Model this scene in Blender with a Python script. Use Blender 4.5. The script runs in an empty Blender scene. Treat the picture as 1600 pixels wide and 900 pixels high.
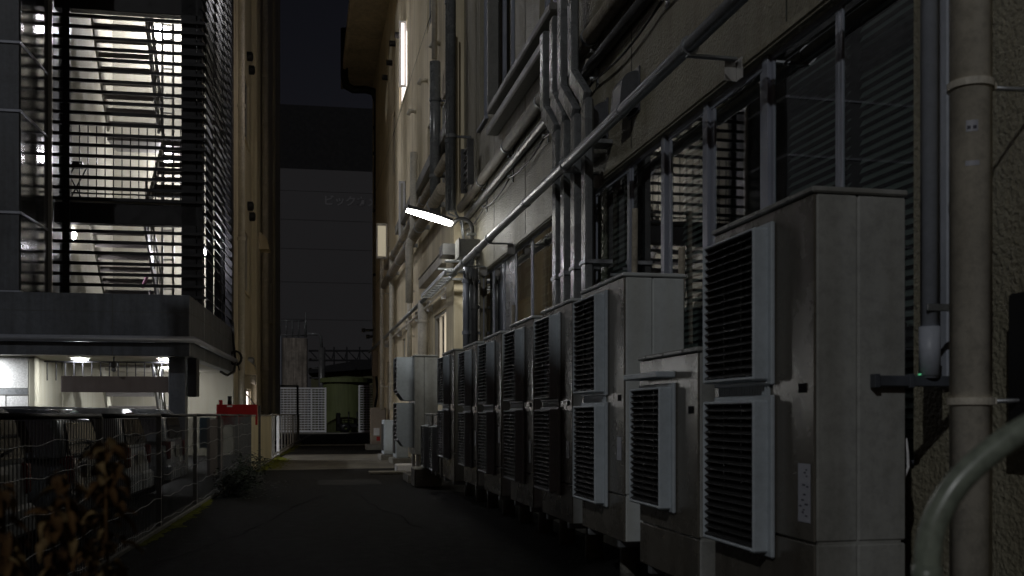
import bpy, math, random
from mathutils import Vector, Matrix
random.seed(7)
S = bpy.context.scene
COL = S.collection
PI = math.pi

# ------------------------------------------------------------------ camera
FPX = 1556.0
PSI = math.atan(322/FPX)            # the camera looks this far to the right of the alley
PSL = math.atan(264/FPX)            # same for the left side, which is not quite parallel
EYE = 1.2
cam = bpy.data.cameras.new('camera'); cam_o = bpy.data.objects.new('camera', cam); COL.objects.link(cam_o)
cam.sensor_width = 36.0; cam.lens = 36.0*FPX/1600.0
cam.shift_y = (648-450)/1600.0
cam.clip_start = 0.05; cam.clip_end = 1000
cam_o.location = (0, 0, EYE); cam_o.rotation_euler = (PI/2, 0, -PSI)
cam.dof.use_dof = True; cam.dof.focus_distance = 12.0; cam.dof.aperture_fstop = 3.6
S.camera = cam_o

# ------------------------------------------------------------------ world, distant light
SUN_EL = math.radians(30); SUN_AZ = math.radians(-36)     # light comes over the left shoulder
w = bpy.data.worlds.new('World'); S.world = w; w.use_nodes = True
nt = w.node_tree; bg = nt.nodes['Background']
sky = nt.nodes.new('ShaderNodeTexSky'); sky.sky_type = 'NISHITA'; sky.sun_disc = False
sky.sun_elevation = SUN_EL; sky.sun_rotation = math.radians(216)
tint = nt.nodes.new('ShaderNodeMixRGB'); tint.blend_type = 'MULTIPLY'; tint.inputs[0].default_value = 1
tint.inputs[2].default_value = (1.0, 0.66, 0.58, 1)
nt.links.new(sky.outputs[0], tint.inputs[1]); nt.links.new(tint.outputs[0], bg.inputs['Color'])
bg.inputs['Strength'].default_value = 0.0028
sl = bpy.data.lights.new('sun', 'SUN'); sl.energy = 0.35; sl.angle = math.radians(0.8); sl.color = (0.97, 0.99, 1.0)
so = bpy.data.objects.new('sun', sl); COL.objects.link(so)
d = Vector((math.sin(-SUN_AZ)*math.cos(SUN_EL), math.cos(SUN_AZ)*math.cos(SUN_EL), -math.sin(SUN_EL)))
so.rotation_euler = d.to_track_quat('-Z', 'Y').to_euler(); so.location = (0, -6, 8)
S.view_settings.view_transform = 'Standard'; S.view_settings.look = 'None'
S.view_settings.exposure = 0.0; S.view_settings.gamma = 1.0; S.view_settings.use_curve_mapping = False
S.cycles.use_denoising = True
S.cycles.max_bounces = 7; S.cycles.diffuse_bounces = 4; S.cycles.glossy_bounces = 4; S.cycles.transparent_max_bounces = 10
S.cycles.sample_clamp_indirect = 4.0
S.cycles.caustics_reflective = False; S.cycles.caustics_refractive = False

# ------------------------------------------------------------------ frames and rays
DA = PSI - PSL
def towld(p, fr):
    if fr == 'R': return Vector(p)
    x, y, z = p
    return Vector((x*math.cos(DA)+y*math.sin(DA), -x*math.sin(DA)+y*math.cos(DA), z))
def at(x, y, fr='R', X=None, Y=None, Z=None):
    """where the sight line of a photo pixel meets a plane of the place"""
    a = PSI if fr == 'R' else PSL
    c, s = math.cos(a), math.sin(a); cx = (x-800)/FPX
    r = (cx*c+s, -cx*s+c, (648-y)/FPX)
    t = X/r[0] if X is not None else Y/r[1] if Y is not None else (Z-EYE)/r[2]
    return Vector((r[0]*t, r[1]*t, r[2]*t+EYE))

# ------------------------------------------------------------------ mesh builder
class MB:
    def __init__(s): s.v = []; s.f = []; s.sm = []
    def add(s, vs, fs, smooth=False, M=None):
        b = len(s.v)
        s.v += [(M @ Vector(v)) if M is not None else Vector(v) for v in vs]
        s.f += [tuple(i+b for i in f) for f in fs]; s.sm += [smooth]*len(fs)
        return s
    def box(s, x0, x1, y0, y1, z0, z1, M=None):
        if x0 > x1: x0, x1 = x1, x0
        if y0 > y1: y0, y1 = y1, y0
        if z0 > z1: z0, z1 = z1, z0
        vs = [(x, y, z) for x in (x0, x1) for y in (y0, y1) for z in (z0, z1)]
        return s.add(vs, [(0,1,3,2),(4,6,7,5),(0,4,5,1),(2,3,7,6),(0,2,6,4),(1,5,7,3)], False, M)
    def cbox(s, x0, x1, y0, y1, z0, z1, c=0.01, M=None):
        """box with chamfered edges"""
        if x0 > x1: x0, x1 = x1, x0
        if y0 > y1: y0, y1 = y1, y0
        if z0 > z1: z0, z1 = z1, z0
        c = min(c, (x1-x0)*.45, (y1-y0)*.45, (z1-z0)*.45)
        vs = []; idx = {}
        for i, (x, sx) in enumerate(((x0, 1), (x1, -1))):
            for j, (y, sy) in enumerate(((y0, 1), (y1, -1))):
                for k, (z, sz) in enumerate(((z0, 1), (z1, -1))):
                    for a in range(3):
                        p = [x+sx*c, y+sy*c, z+sz*c]; p[a] = (x, y, z)[a]
                        idx[i, j, k, a] = len(vs); vs.append(tuple(p))
        fs = []
        o = lambda *q: idx[q]
        for v in (0, 1):
            fs.append((o(v,0,0,0), o(v,0,1,0), o(v,1,1,0), o(v,1,0,0)))
            fs.append((o(0,v,0,1), o(1,v,0,1), o(1,v,1,1), o(0,v,1,1)))
            fs.append((o(0,0,v,2), o(0,1,v,2), o(1,1,v,2), o(1,0,v,2)))
        for u in (0, 1):
            for v in (0, 1):
                fs.append((o(u,v,0,0), o(u,v,1,0), o(u,v,1,1), o(u,v,0,1)))
                fs.append((o(u,0,v,0), o(u,1,v,0), o(u,1,v,2), o(u,0,v,2)))
                fs.append((o(0,u,v,1), o(1,u,v,1), o(1,u,v,2), o(0,u,v,2)))
        for i in (0, 1):
            for j in (0, 1):
                for k in (0, 1): fs.append((o(i,j,k,0), o(i,j,k,1), o(i,j,k,2)))
        cx = Vector(((x0+x1)/2, (y0+y1)/2, (z0+z1)/2))
        out = []
        for f in fs:
            P = [Vector(vs[i]) for i in f]; n = (P[1]-P[0]).cross(P[2]-P[0]); m = sum(P, Vector())/len(P)-cx
            out.append(f if n.dot(m) > 0 else f[::-1])
        return s.add(vs, out, False, M)
    def tube(s, pts, r, n=10, cap=True, smooth=True, close=False):
        pts = [Vector(p) for p in pts]; N = len(pts)
        rs = r if isinstance(r, (list, tuple)) else [r]*N
        vs = []; up = None
        for i, p in enumerate(pts):
            if close: t = (pts[(i+1) % N]-pts[i-1])
            else: t = pts[min(i+1, N-1)]-pts[max(i-1, 0)]
            t.normalize()
            if up is None:
                up = Vector((0,0,1)) if abs(t.z) < .9 else Vector((1,0,0))
            a = t.cross(up)
            if a.length < 1e-5: a = t.cross(Vector((0,1,0)))
            a.normalize(); b = a.cross(t).normalized(); up = b
            k = 1.0
            if 0 < i < N-1 and not close:
                c = (pts[i]-pts[i-1]).normalized().dot((pts[i+1]-pts[i]).normalized())
                k = 1/max(.7, math.sqrt((1+c)/2))
            for j in range(n):
                an = 2*PI*j/n
                vs.append(p+(a*math.cos(an)+b*math.sin(an))*rs[i]*(k if k < 1.2 else 1.1))
        fs = []
        for i in range(N if close else N-1):
            i2 = (i+1) % N
            for j in range(n):
                fs.append((i*n+j, i*n+(j+1) % n, i2*n+(j+1) % n, i2*n+j))
        s.add(vs, fs, smooth)
        if cap and not close:
            b = len(s.v)-len(vs)
            s.f += [tuple(b+j for j in range(n))[::-1], tuple(b+(N-1)*n+j for j in range(n))]; s.sm += [False, False]
        return s
    def lathe(s, prof, c, n=24, smooth=True, axis='z'):
        vs = []; fs = []
        for r, h in prof:
            for j in range(n):
                a = 2*PI*j/n
                p = (r*math.cos(a), r*math.sin(a), h)
                if axis == 'x': p = (h, p[0], p[1])
                if axis == 'y': p = (p[0], h, p[1])
                vs.append((c[0]+p[0], c[1]+p[1], c[2]+p[2]))
        for i in range(len(prof)-1):
            for j in range(n): fs.append((i*n+j, i*n+(j+1) % n, (i+1)*n+(j+1) % n, (i+1)*n+j))
        return s.add(vs, fs, smooth)
    def prism(s, poly, axis, a, b, M=None):
        """poly: 2-D outline in the two other axes; extruded a..b along axis"""
        n = len(poly); vs = []
        for t in (a, b):
            for u, v in poly:
                vs.append((t, u, v) if axis == 'x' else (u, t, v) if axis == 'y' else (u, v, t))
        fs = [tuple(range(n))[::-1], tuple(range(n, 2*n))]
        for i in range(n): fs.append((i, (i+1) % n, n+(i+1) % n, n+i))
        return s.add(vs, fs, False, M)
    def quad(s, a, b, c, d): return s.add([a, b, c, d], [(0,1,2,3)])

WL = {}
def setp(o, label=None, cat=None, group=None, kind=None):
    if label: o['label'] = label
    if cat: o['category'] = cat
    if group: o['group'] = group
    if kind: o['kind'] = kind
    return o
def thing(name, label, cat, loc=(0,0,0), group=None, fr='R'):
    o = bpy.data.objects.new(name, None); COL.objects.link(o); o.empty_display_size = .2
    p = towld(loc, fr); o.location = p; WL[o.name] = p
    return setp(o, label, cat, group)
def obj(name, mb, mat, parent=None, fr='R', label=None, cat=None, group=None, kind=None):
    vs = [towld(v, fr) for v in mb.v]
    lo = Vector([min(v[i] for v in vs) for i in range(3)]); hi = Vector([max(v[i] for v in vs) for i in range(3)])
    base = Vector(((lo.x+hi.x)/2, (lo.y+hi.y)/2, lo.z))
    me = bpy.data.meshes.new(name); me.from_pydata([v-base for v in vs], [], mb.f)
    me.polygons.foreach_set('use_smooth', mb.sm); me.materials.append(mat); me.update()
    o = bpy.data.objects.new(name, me); COL.objects.link(o)
    WL[o.name] = base
    if parent is not None: o.parent = parent; o.location = base-WL[parent.name]
    else: o.location = base
    return setp(o, label, cat, group, kind)
def kids(o): return list(o.children)
def dup(root, delta, label=None, parent=None):
    def rec(o, par):
        c = o.copy(); COL.objects.link(c); c.parent = par; WL[c.name] = WL[o.name]+Vector(delta)
        for ch in src[o.name]: rec(ch, c)
        return c
    src = {}
    def walk(o):
        src[o.name] = kids(o)
        for c in src[o.name]: walk(c)
    walk(root)
    r = rec(root, parent); r.location = Vector(root.location)+Vector(delta)
    if label: r['label'] = label
    return r

# ------------------------------------------------------------------ materials
def mat(name, col, rough=.6, metal=0., var=.12, scale=3., bump=0., bscale=60., streak=0., spec=.5, col2=None, rvar=.1, dirt=0., rnd=.05):
    m = bpy.data.materials.new(name); m.use_nodes = True; n = m.node_tree; L = n.links
    p = n.nodes['Principled BSDF']; p.inputs['Metallic'].default_value = metal
    p.inputs['Specular IOR Level'].default_value = spec
    tc = n.nodes.new('ShaderNodeTexCoord')
    oi = n.nodes.new('ShaderNodeObjectInfo'); tv = n.nodes.new('ShaderNodeVectorMath'); tv.operation = 'MULTIPLY_ADD'
    cv = n.nodes.new('ShaderNodeCombineXYZ')
    for i_ in range(3): L.new(oi.outputs['Random'], cv.inputs[i_])
    tv.inputs[1].default_value = (37, 53, 29); L.new(cv.outputs[0], tv.inputs[0]); L.new(tc.outputs['Object'], tv.inputs[2])
    TCO = tv.outputs[0]
    no = n.nodes.new('ShaderNodeTexNoise'); no.inputs['Scale'].default_value = scale; no.inputs['Detail'].default_value = 6; no.inputs['Roughness'].default_value = .65
    L.new(TCO, no.inputs['Vector'])
    cr = n.nodes.new('ShaderNodeValToRGB'); cr.color_ramp.elements[0].position = .32; cr.color_ramp.elements[1].position = .68
    c2 = col2 or tuple(c*(1-var) for c in col)
    cr.color_ramp.elements[0].color = (*c2, 1); cr.color_ramp.elements[1].color = (*[min(1, c*(1+var*.5)) for c in col], 1)
    L.new(no.outputs['Fac'], cr.inputs['Fac']); out = cr.outputs['Color']
    if streak:
        mp = n.nodes.new('ShaderNodeMapping'); mp.inputs['Scale'].default_value = (5, 5, .35)
        L.new(TCO, mp.inputs['Vector'])
        n2 = n.nodes.new('ShaderNodeTexNoise'); n2.inputs['Scale'].default_value = 1.3; n2.inputs['Detail'].default_value = 5
        L.new(mp.outputs[0], n2.inputs['Vector'])
        r2 = n.nodes.new('ShaderNodeValToRGB'); r2.color_ramp.elements[0].position = .35; r2.color_ramp.elements[1].position = .6
        k = 1-streak; r2.color_ramp.elements[0].color = (k, k*.98, k*.94, 1)
        L.new(n2.outputs['Fac'], r2.inputs['Fac'])
        mx = n.nodes.new('ShaderNodeMixRGB'); mx.blend_type = 'MULTIPLY'; mx.inputs[0].default_value = 1
        L.new(out, mx.inputs[1]); L.new(r2.outputs['Color'], mx.inputs[2]); out = mx.outputs[0]
    if dirt:
        n4 = n.nodes.new('ShaderNodeTexNoise'); n4.inputs['Scale'].default_value = scale*6; n4.inputs['Detail'].default_value = 8; n4.inputs['Roughness'].default_value = .8
        L.new(TCO, n4.inputs['Vector'])
        r4 = n.nodes.new('ShaderNodeValToRGB'); r4.color_ramp.elements[0].position = .38; r4.color_ramp.elements[1].position = .55
        r4.color_ramp.elements[0].color = (1-dirt,)*3+(1,)
        L.new(n4.outputs['Fac'], r4.inputs['Fac'])
        m4 = n.nodes.new('ShaderNodeMixRGB'); m4.blend_type = 'MULTIPLY'; m4.inputs[0].default_value = 1
        L.new(out, m4.inputs[1]); L.new(r4.outputs['Color'], m4.inputs[2]); out = m4.outputs[0]
    hv = n.nodes.new('ShaderNodeHueSaturation'); vr = n.nodes.new('ShaderNodeMapRange'); vr.inputs['To Min'].default_value = 1-rnd; vr.inputs['To Max'].default_value = 1+rnd
    L.new(oi.outputs['Random'], vr.inputs['Value']); L.new(vr.outputs[0], hv.inputs['Value']); L.new(out, hv.inputs['Color']); out = hv.outputs[0]
    L.new(out, p.inputs['Base Color'])
    mr = n.nodes.new('ShaderNodeMapRange'); mr.inputs['To Min'].default_value = max(.02, rough-rvar); mr.inputs['To Max'].default_value = min(1, rough+rvar)
    mr.inputs['From Min'].default_value = .3; mr.inputs['From Max'].default_value = .7
    L.new(no.outputs['Fac'], mr.inputs['Value']); L.new(mr.outputs[0], p.inputs['Roughness'])
    if bump:
        n3 = n.nodes.new('ShaderNodeTexNoise'); n3.inputs['Scale'].default_value = bscale; n3.inputs['Detail'].default_value = 4
        L.new(TCO, n3.inputs['Vector'])
        b = n.nodes.new('ShaderNodeBump'); b.inputs['Strength'].default_value = min(1, bump); b.inputs['Distance'].default_value = .01*max(1, bump)
        L.new(n3.outputs['Fac'], b.inputs['Height']); L.new(b.outputs[0], p.inputs['Normal'])
    return m
def emit(name, col, st):
    m = bpy.data.materials.new(name); m.use_nodes = True; p = m.node_tree.nodes['Principled BSDF']
    p.inputs['Base Color'].default_value = (.7, .7, .7, 1)
    p.inputs['Emission Color'].default_value = (*col, 1); p.inputs['Emission Strength'].default_value = st
    return m
def glassmat(name, tint=(.9, .95, .93), ior=1.55, rough=.02, wav=.15):
    m = bpy.data.materials.new(name); m.use_nodes = True; n = m.node_tree; L = n.links
    n.nodes.remove(n.nodes['Principled BSDF']); o = n.nodes['Material Output']
    t = n.nodes.new('ShaderNodeBsdfTransparent'); t.inputs[0].default_value = (*tint, 1)
    g = n.nodes.new('ShaderNodeBsdfGlossy'); g.inputs['Roughness'].default_value = rough
    f = n.nodes.new('ShaderNodeFresnel'); f.inputs[0].default_value = ior
    ma = n.nodes.new('ShaderNodeMath'); ma.operation = 'MULTIPLY_ADD'; ma.inputs[1].default_value = 2.3; ma.inputs[2].default_value = .04; ma.use_clamp = True
    ge = n.nodes.new('ShaderNodeNewGeometry'); fr_ = n.nodes.new('ShaderNodeMath'); fr_.operation = 'SUBTRACT'; fr_.inputs[0].default_value = 1
    L.new(ge.outputs['Backfacing'], fr_.inputs[1])
    mu = n.nodes.new('ShaderNodeMath'); mu.operation = 'MULTIPLY'; L.new(ma.outputs[0], mu.inputs[0]); L.new(fr_.outputs[0], mu.inputs[1])
    L.new(f.outputs[0], ma.inputs[0])
    x = n.nodes.new('ShaderNodeMixShader'); L.new(mu.outputs[0], x.inputs[0]); L.new(t.outputs[0], x.inputs[1]); L.new(g.outputs[0], x.inputs[2])
    L.new(x.outputs[0], o.inputs['Surface'])
    tc = n.nodes.new('ShaderNodeTexCoord'); no = n.nodes.new('ShaderNodeTexNoise'); no.inputs['Scale'].default_value = 1.2
    L.new(tc.outputs['Object'], no.inputs['Vector'])
    b = n.nodes.new('ShaderNodeBump'); b.inputs['Strength'].default_value = wav; b.inputs['Distance'].default_value = .004
    L.new(no.outputs['Fac'], b.inputs['Height']); L.new(b.outputs[0], g.inputs['Normal'])
    return m

M_STN = mat('stucco_grey_olive', (.36, .335, .25), .5, var=.2, scale=1.2, bump=1.7, bscale=46, streak=.18, dirt=.12, spec=.5)
M_STF = mat('stucco_beige', (.8, .71, .52), .75, var=.12, scale=.7, bump=.5, bscale=30, streak=.2, spec=.3)
M_STB = mat('stucco_coarse', (.3, .27, .2), .85, var=.3, scale=30, bump=2.2, bscale=45, spec=.2)
M_SOF = mat('soffit_plaster', (.68, .6, .44), .85, var=.25, scale=.8, dirt=.25, spec=.2)
M_JNT = mat('joint_sealant', (.07, .07, .06), .8)
M_JNL = mat('pale_sealant', (.42, .4, .33), .8)
M_CHP = mat('charcoal_panel', (.09, .1, .12), .45, var=.2, scale=1.5, spec=.4, streak=.3, dirt=.22)
M_CHG = mat('charcoal_gloss_panel', (.035, .037, .042), .16, var=.3, scale=1.4, rvar=.07, bump=.08, bscale=3)
M_BLK = mat('black_metal', (.012, .012, .014), .42, var=.2, spec=.35)
M_PIT = mat('dark_interior', (.01, .01, .011), .9, spec=.1)
M_GAL = mat('galvanised_steel', (.42, .44, .46), .42, metal=.85, var=.25, scale=9, rvar=.14, dirt=.2)
M_PVC = mat('grey_plastic_pipe', (.16, .168, .172), .27, var=.2, scale=4, dirt=.2)
M_PVD = mat('dark_grey_pipe', (.1, .1, .1), .35, var=.3, scale=5, dirt=.2)
M_CRM = mat('cream_pipe', (.74, .7, .61), .5, var=.2, scale=3, dirt=.24, streak=.2)
M_LAG = mat('pipe_lagging', (.37, .33, .26), .6, var=.35, scale=7, bump=.8, bscale=20, dirt=.35)
M_DUC = mat('line_set_cover', (.2, .2, .185), .5, var=.15, scale=3, dirt=.2)
M_ALU = mat('anodised_aluminium', (.3, .32, .38), .4, metal=.2, var=.1, scale=5)
M_ALP = mat('pale_aluminium', (.5, .49, .47), .38, metal=.4, var=.1, scale=5)
M_GLS = glassmat('window_glass')
M_FRO = mat('frosted_glass', (.1, .11, .12), .25, var=.2, scale=2)
M_BLD = mat('blind_slat', (.19, .21, .205), .5, var=.1)
M_CUR = mat('pale_curtain', (.55, .52, .45), .8, var=.15, scale=5, streak=.2)
M_ACP2 = mat('unit_paint_lit', (.54, .57, .57), .36, var=.1, scale=2.2, streak=.1, dirt=.1)  # lighter copy of the unit paint, stronger local light put into the colour
M_ACP = mat('unit_paint', (.345, .35, .335), .36, var=.16, scale=2.2, streak=.26, dirt=.2, rvar=.1)
M_ACF = mat('unit_front_paint', (.18, .165, .14), .27, metal=.35, var=.2, scale=2.2, streak=.2, dirt=.12, rvar=.08)
M_ACG = mat('air_guide_plastic', (.45, .5, .54), .45, var=.1, scale=3, dirt=.14)
M_GRL = mat('grille_dark', (.018, .018, .018), .5, var=.2)
M_STK = mat('rating_sticker', (.36, .37, .42), .4, var=.05)
M_INK = mat('sticker_ink', (.04, .04, .06), .6)
M_CON = mat('concrete', (.26, .25, .22), .9, var=.3, scale=5, bump=.6, bscale=40, dirt=.3)
M_CAB = mat('cabinet_beige', (.4, .34, .28), .5, var=.1, dirt=.1)
M_WHT = mat('white_paint', (.85, .85, .87), .5, var=.1, dirt=.12)
M_RED = mat('red_paint', (.42, .02, .022), .4, var=.15, dirt=.1)
M_CRB = mat('cream_board', (.62, .56, .38), .6, var=.12, scale=2, streak=.25)
M_BRN = mat('brown_sheet_metal', (.13, .105, .1), .5, var=.1, streak=.1)
M_INW = mat('pale_render', (.3, .29, .235), .8, var=.06, scale=1, streak=.08, spec=.2)
M_TIL = mat('speckled_stone_tile', (.5, .5, .49), .6, var=.35, scale=38, spec=.3)
M_STG = mat('stair_steel', (.16, .155, .145), .45, metal=.3, var=.2, scale=5)
M_STD = mat('stair_tread', (.17, .155, .145), .45, var=.2)
M_PNK = mat('pink_handrail', (.5, .2, .36), .5)
M_CARS = mat('silver_car_paint', (.5, .54, .6), .25, metal=.5, var=.04)
M_CARW = mat('white_car_paint', (.62, .66, .7), .25, var=.04)
M_CARD = mat('grey_car_paint', (.26, .29, .33), .22, metal=.4, var=.04)
M_CGL = mat('car_glass', (.008, .009, .01), .06, var=.1, rvar=.02)
M_RUB = mat('tyre_rubber', (.02, .02, .02), .85)
M_TLL = mat('tail_light', (.25, .01, .01), .15)
M_PLT = mat('plate', (.5, .5, .45), .5)
M_WIR = mat('fence_wire', (.2, .21, .22), .45, metal=.4, var=.2)
M_RAI = mat('fence_rail', (.05, .05, .05), .5, metal=.3, dirt=.4)
M_RLG = mat('railing_paint', (.3, .29, .27), .5, var=.15, dirt=.2)
M_DED = mat('withered_leaf', (.12, .065, .025), .85, var=.6, scale=14, col2=(.03, .016, .008), spec=.15)
M_DEL = mat('pale_withered_leaf', (.26, .18, .08), .85, var=.5, scale=14, col2=(.08, .05, .024), spec=.15)
M_LEF = mat('dark_leaf', (.035, .055, .03), .35, var=.4, scale=8)
M_TNK = mat('olive_tank_paint', (.14, .165, .065), .7, var=.2, scale=.6, streak=.2)
M_STA = mat('stained_white_concrete', (.34, .3, .26), .85, var=.5, scale=.7, streak=.5, dirt=.3)
M_FAR = mat('far_panel_wall', (.1, .097, .104), .8, var=.06, scale=.1)
M_FAB = mat('far_black_wall', (.012, .012, .014), .9)
M_LET = mat('sign_letters', (.19, .187, .2), .7, var=.05)
M_HOS = mat('pale_green_tube', (.27, .31, .25), .34, var=.25, scale=9, dirt=.35, spec=.6)
M_BLU = mat('blue_sheet', (.03, .16, .28), .6)
M_PIK = mat('pinkish_panel', (.36, .31, .31), .6, streak=.2)
E_LED = emit('lamp_diffuser_glow', (1.0, .98, .9), 52)
E_STR = emit('stair_lamp_glow', (.95, .93, 1.0), 195)
E_SOF = emit('downlight_glow', (.95, .97, 1.0), 400)
E_WIN = emit('lit_window_warm', (1.0, .86, .64), 2.0)
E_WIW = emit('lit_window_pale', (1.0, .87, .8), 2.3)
E_SSH = emit('sash_room_light_glow', (1.0, .88, .62), .3)
E_GRN = emit('green_indicator', (.1, 1, .4), .35)
E_FHL = emit('frame_highlight_glow', (.85, .9, 1.0), 2.2)

# ------------------------------------------------------------------ ground
def asphalt():
    m = mat('asphalt', (.0165, .0162, .0155), .8, var=.4, scale=7, bump=2.6, bscale=120, dirt=.35, spec=.2)
    return m
M_ASP = asphalt()
M_AS2 = mat('patched_asphalt', (.019, .0188, .018), .8, var=.3, scale=2, bump=1.3, bscale=90, dirt=.3, spec=.3, rnd=0)
g = MB(); g.quad((-150, -20, 0), (150, -20, 0), (150, 260, 0), (-150, 260, 0))
obj('ground', g, M_ASP, kind='structure')
M_PAT = mat('old_paving', (.19, .175, .14), .85, var=.4, scale=.8, bump=.8, bscale=70, dirt=.35)
g = MB(); a0, a1 = 22.0, 30.5
g.quad(towld((-1.7, a0, .004), 'L'), towld((2.4, a0+.5, .004), 'R'), towld((2.6, a1, .004), 'R'), towld((-1.7, a1, .004), 'L'))
obj('paved_path', g, M_PAT, kind='structure')
g = MB(); g.box(-3.4, 2.3, 39.5, 40.1, 0, .03)
g.box(-5, 5, 63.6, 65.0, 0, .05)
obj('concrete_threshold', g, M_CON, kind='structure')
g = MB(); rp_ = random.Random(12)
for (xa, xb, ya, yb) in ((.2, 1.3, 17.2, 18.6),):
    n_ = 24; ring_ = []
    for i in range(n_):
        a_ = 2*PI*i/n_; cx_, cy_ = (xa+xb)/2, (ya+yb)/2; c_, s_ = math.cos(a_), math.sin(a_); k_ = 1/max(abs(c_), abs(s_))**.9
        ring_.append((cx_+(xb-xa)/2*c_*k_*rp_.uniform(.95, 1.03), cy_+(yb-ya)/2*s_*k_*rp_.uniform(.96, 1.03), .004))
    g.add(ring_, [tuple(range(n_))])
obj('asphalt_patch', g, M_AS2, kind='structure')
g = MB()
for (x_, y_, dx_, dy_, n_) in ((-1.2, 8.5, .09, .3, 22), (1.2, 10.5, -.05, .35, 20), (-1.6, 16.6, .28, .05, 11)):
    pts_ = []
    for i in range(n_): pts_.append((x_, y_)); x_ += dx_+rp_.uniform(-.07, .07); y_ += dy_+rp_.uniform(-.06, .06)
    for (p_, q_) in zip(pts_, pts_[1:]):
        w_ = rp_.uniform(.004, .011); g.quad((p_[0]-w_, p_[1], .008), (p_[0]+w_, p_[1], .008), (q_[0]+w_, q_[1], .008), (q_[0]-w_, q_[1], .008))
obj('asphalt_crack', g, M_PIT, kind='structure')
g = MB(); g.cbox(-1.98, -1.84, 2.5, 60, 0, .05, .01)
obj('kerb', g, M_CON, fr='L', kind='structure')
# moss along the kerb
M_MOS = mat('moss', (.15, .16, .02), .95, var=.5, scale=6, bump=1, bscale=60, spec=.1)
mo = MB(); rr = random.Random(3)
for (ya, yb, wd, n) in ((9.5, 14.5, .1, 170), (21.5, 29, .36, 800), (30, 44, .16, 260)):
    for i in range(n):
        y = rr.uniform(ya, yb); e = min(1, (y-ya)/1.5, (yb-y)/1.5)
        x = -1.83+abs(rr.gauss(0, .5))*wd*max(.15, e); r = rr.uniform(.02, .07); h = rr.uniform(.005, .02)
        k = rr.randint(5, 7); ph = rr.random()*6
        vs = [(x, y, h+.004)]+[(x+r*math.cos(ph+2*PI*j/k)*rr.uniform(.6, 1.2), y+r*1.3*math.sin(ph+2*PI*j/k), .005) for j in range(k)]
        mo.add(vs, [(0, 1+j, 1+(j+1) % k) for j in range(k)], True)
obj('moss', mo, M_MOS, fr='L', label='yellow green moss growing along the kerb at the foot of the fence', cat='moss', kind='stuff')

# ------------------------------------------------------------------ right building
XW = 2.75
def wall_sheet(mb, X, Y0, Y1, Z0, Z1, ops, depth=.2, thick=.3):
    ys = sorted({Y0, Y1, *[v for o in ops for v in o[:2]]}); zs = sorted({Z0, Z1, *[v for o in ops for v in o[2:4]]})
    for i in range(len(ys)-1):
        for j in range(len(zs)-1):
            ym = (ys[i]+ys[i+1])/2; zm = (zs[j]+zs[j+1])/2
            if any(o[0] < ym < o[1] and o[2] < zm < o[3] for o in ops): continue
            mb.quad((X, ys[i], zs[j]), (X, ys[i], zs[j+1]), (X, ys[i+1], zs[j+1]), (X, ys[i+1], zs[j]))
    sg = 1 if X > 0 else -1
    for a, b, c, e in [o[:4] for o in ops]:
        Xi = X+sg*depth
        mb.quad((X, a, c), (X, b, c), (Xi, b, c), (Xi, a, c)); mb.quad((X, a, e), (Xi, a, e), (Xi, b, e), (X, b, e))
        mb.quad((X, a, c), (Xi, a, c), (Xi, a, e), (X, a, e)); mb.quad((X, b, c), (X, b, e), (Xi, b, e), (Xi, b, c))
W1 = (4.13, 9.5, .95, 3.42); W2 = (11.0, 15.85, 1.3, 3.45)
def wy(x): return at(x, 300, X=XW).y
def wz(x, y): return at(x, y, X=XW).z
U1 = (wy(762), wy(750), wz(756, 192), 9.2)
U2 = (wy(805), wy(778), wz(790, 150), 8.6)
U3 = (wy(870), wy(843), wz(855, 52), 8.4)
ops_near = [W1, W2, U1, U2, U3]
near = thing('near_building', 'grey stucco building wall with long windows behind the row of air conditioner units', 'building', (2.9, 8, 0))
b = MB(); wall_sheet(b, XW, -3, 17.5, 0, 13, ops_near)
b.quad((XW, -3, 13), (9, -3, 13), (9, 17.5, 13), (XW, 17.5, 13)); b.quad((XW, -3, 0), (9, -3, 0), (9, -3, 13), (XW, -3, 13))
obj('wall', b, M_STN, near)
# sloping soffit lip over the windows
b = MB()
for W in (W1, W2):
    b.prism([(XW-.012, W[3]+.06), (XW+.1, W[3]+.06), (XW+.1, W[3]-.035), (XW-.012, W[3]+.02)], 'y', W[0]-.05, W[1]+.05)
obj('window_lintel', b, M_STN, near)
b = MB()
for y in (5.37, 8.2, 9.95, 12.45, 14.6, 16.2): b.box(XW-.004, XW+.01, y-.006, y+.006, 3.5, 13)
obj('wall_joint', b, M_JNT, near)
obj('wall_joint', MB().box(XW-.006, XW+.01, 4.92, 4.935, 3.5, 13), M_JNL, near, label='pale sealant joint above the nearest window')
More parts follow.
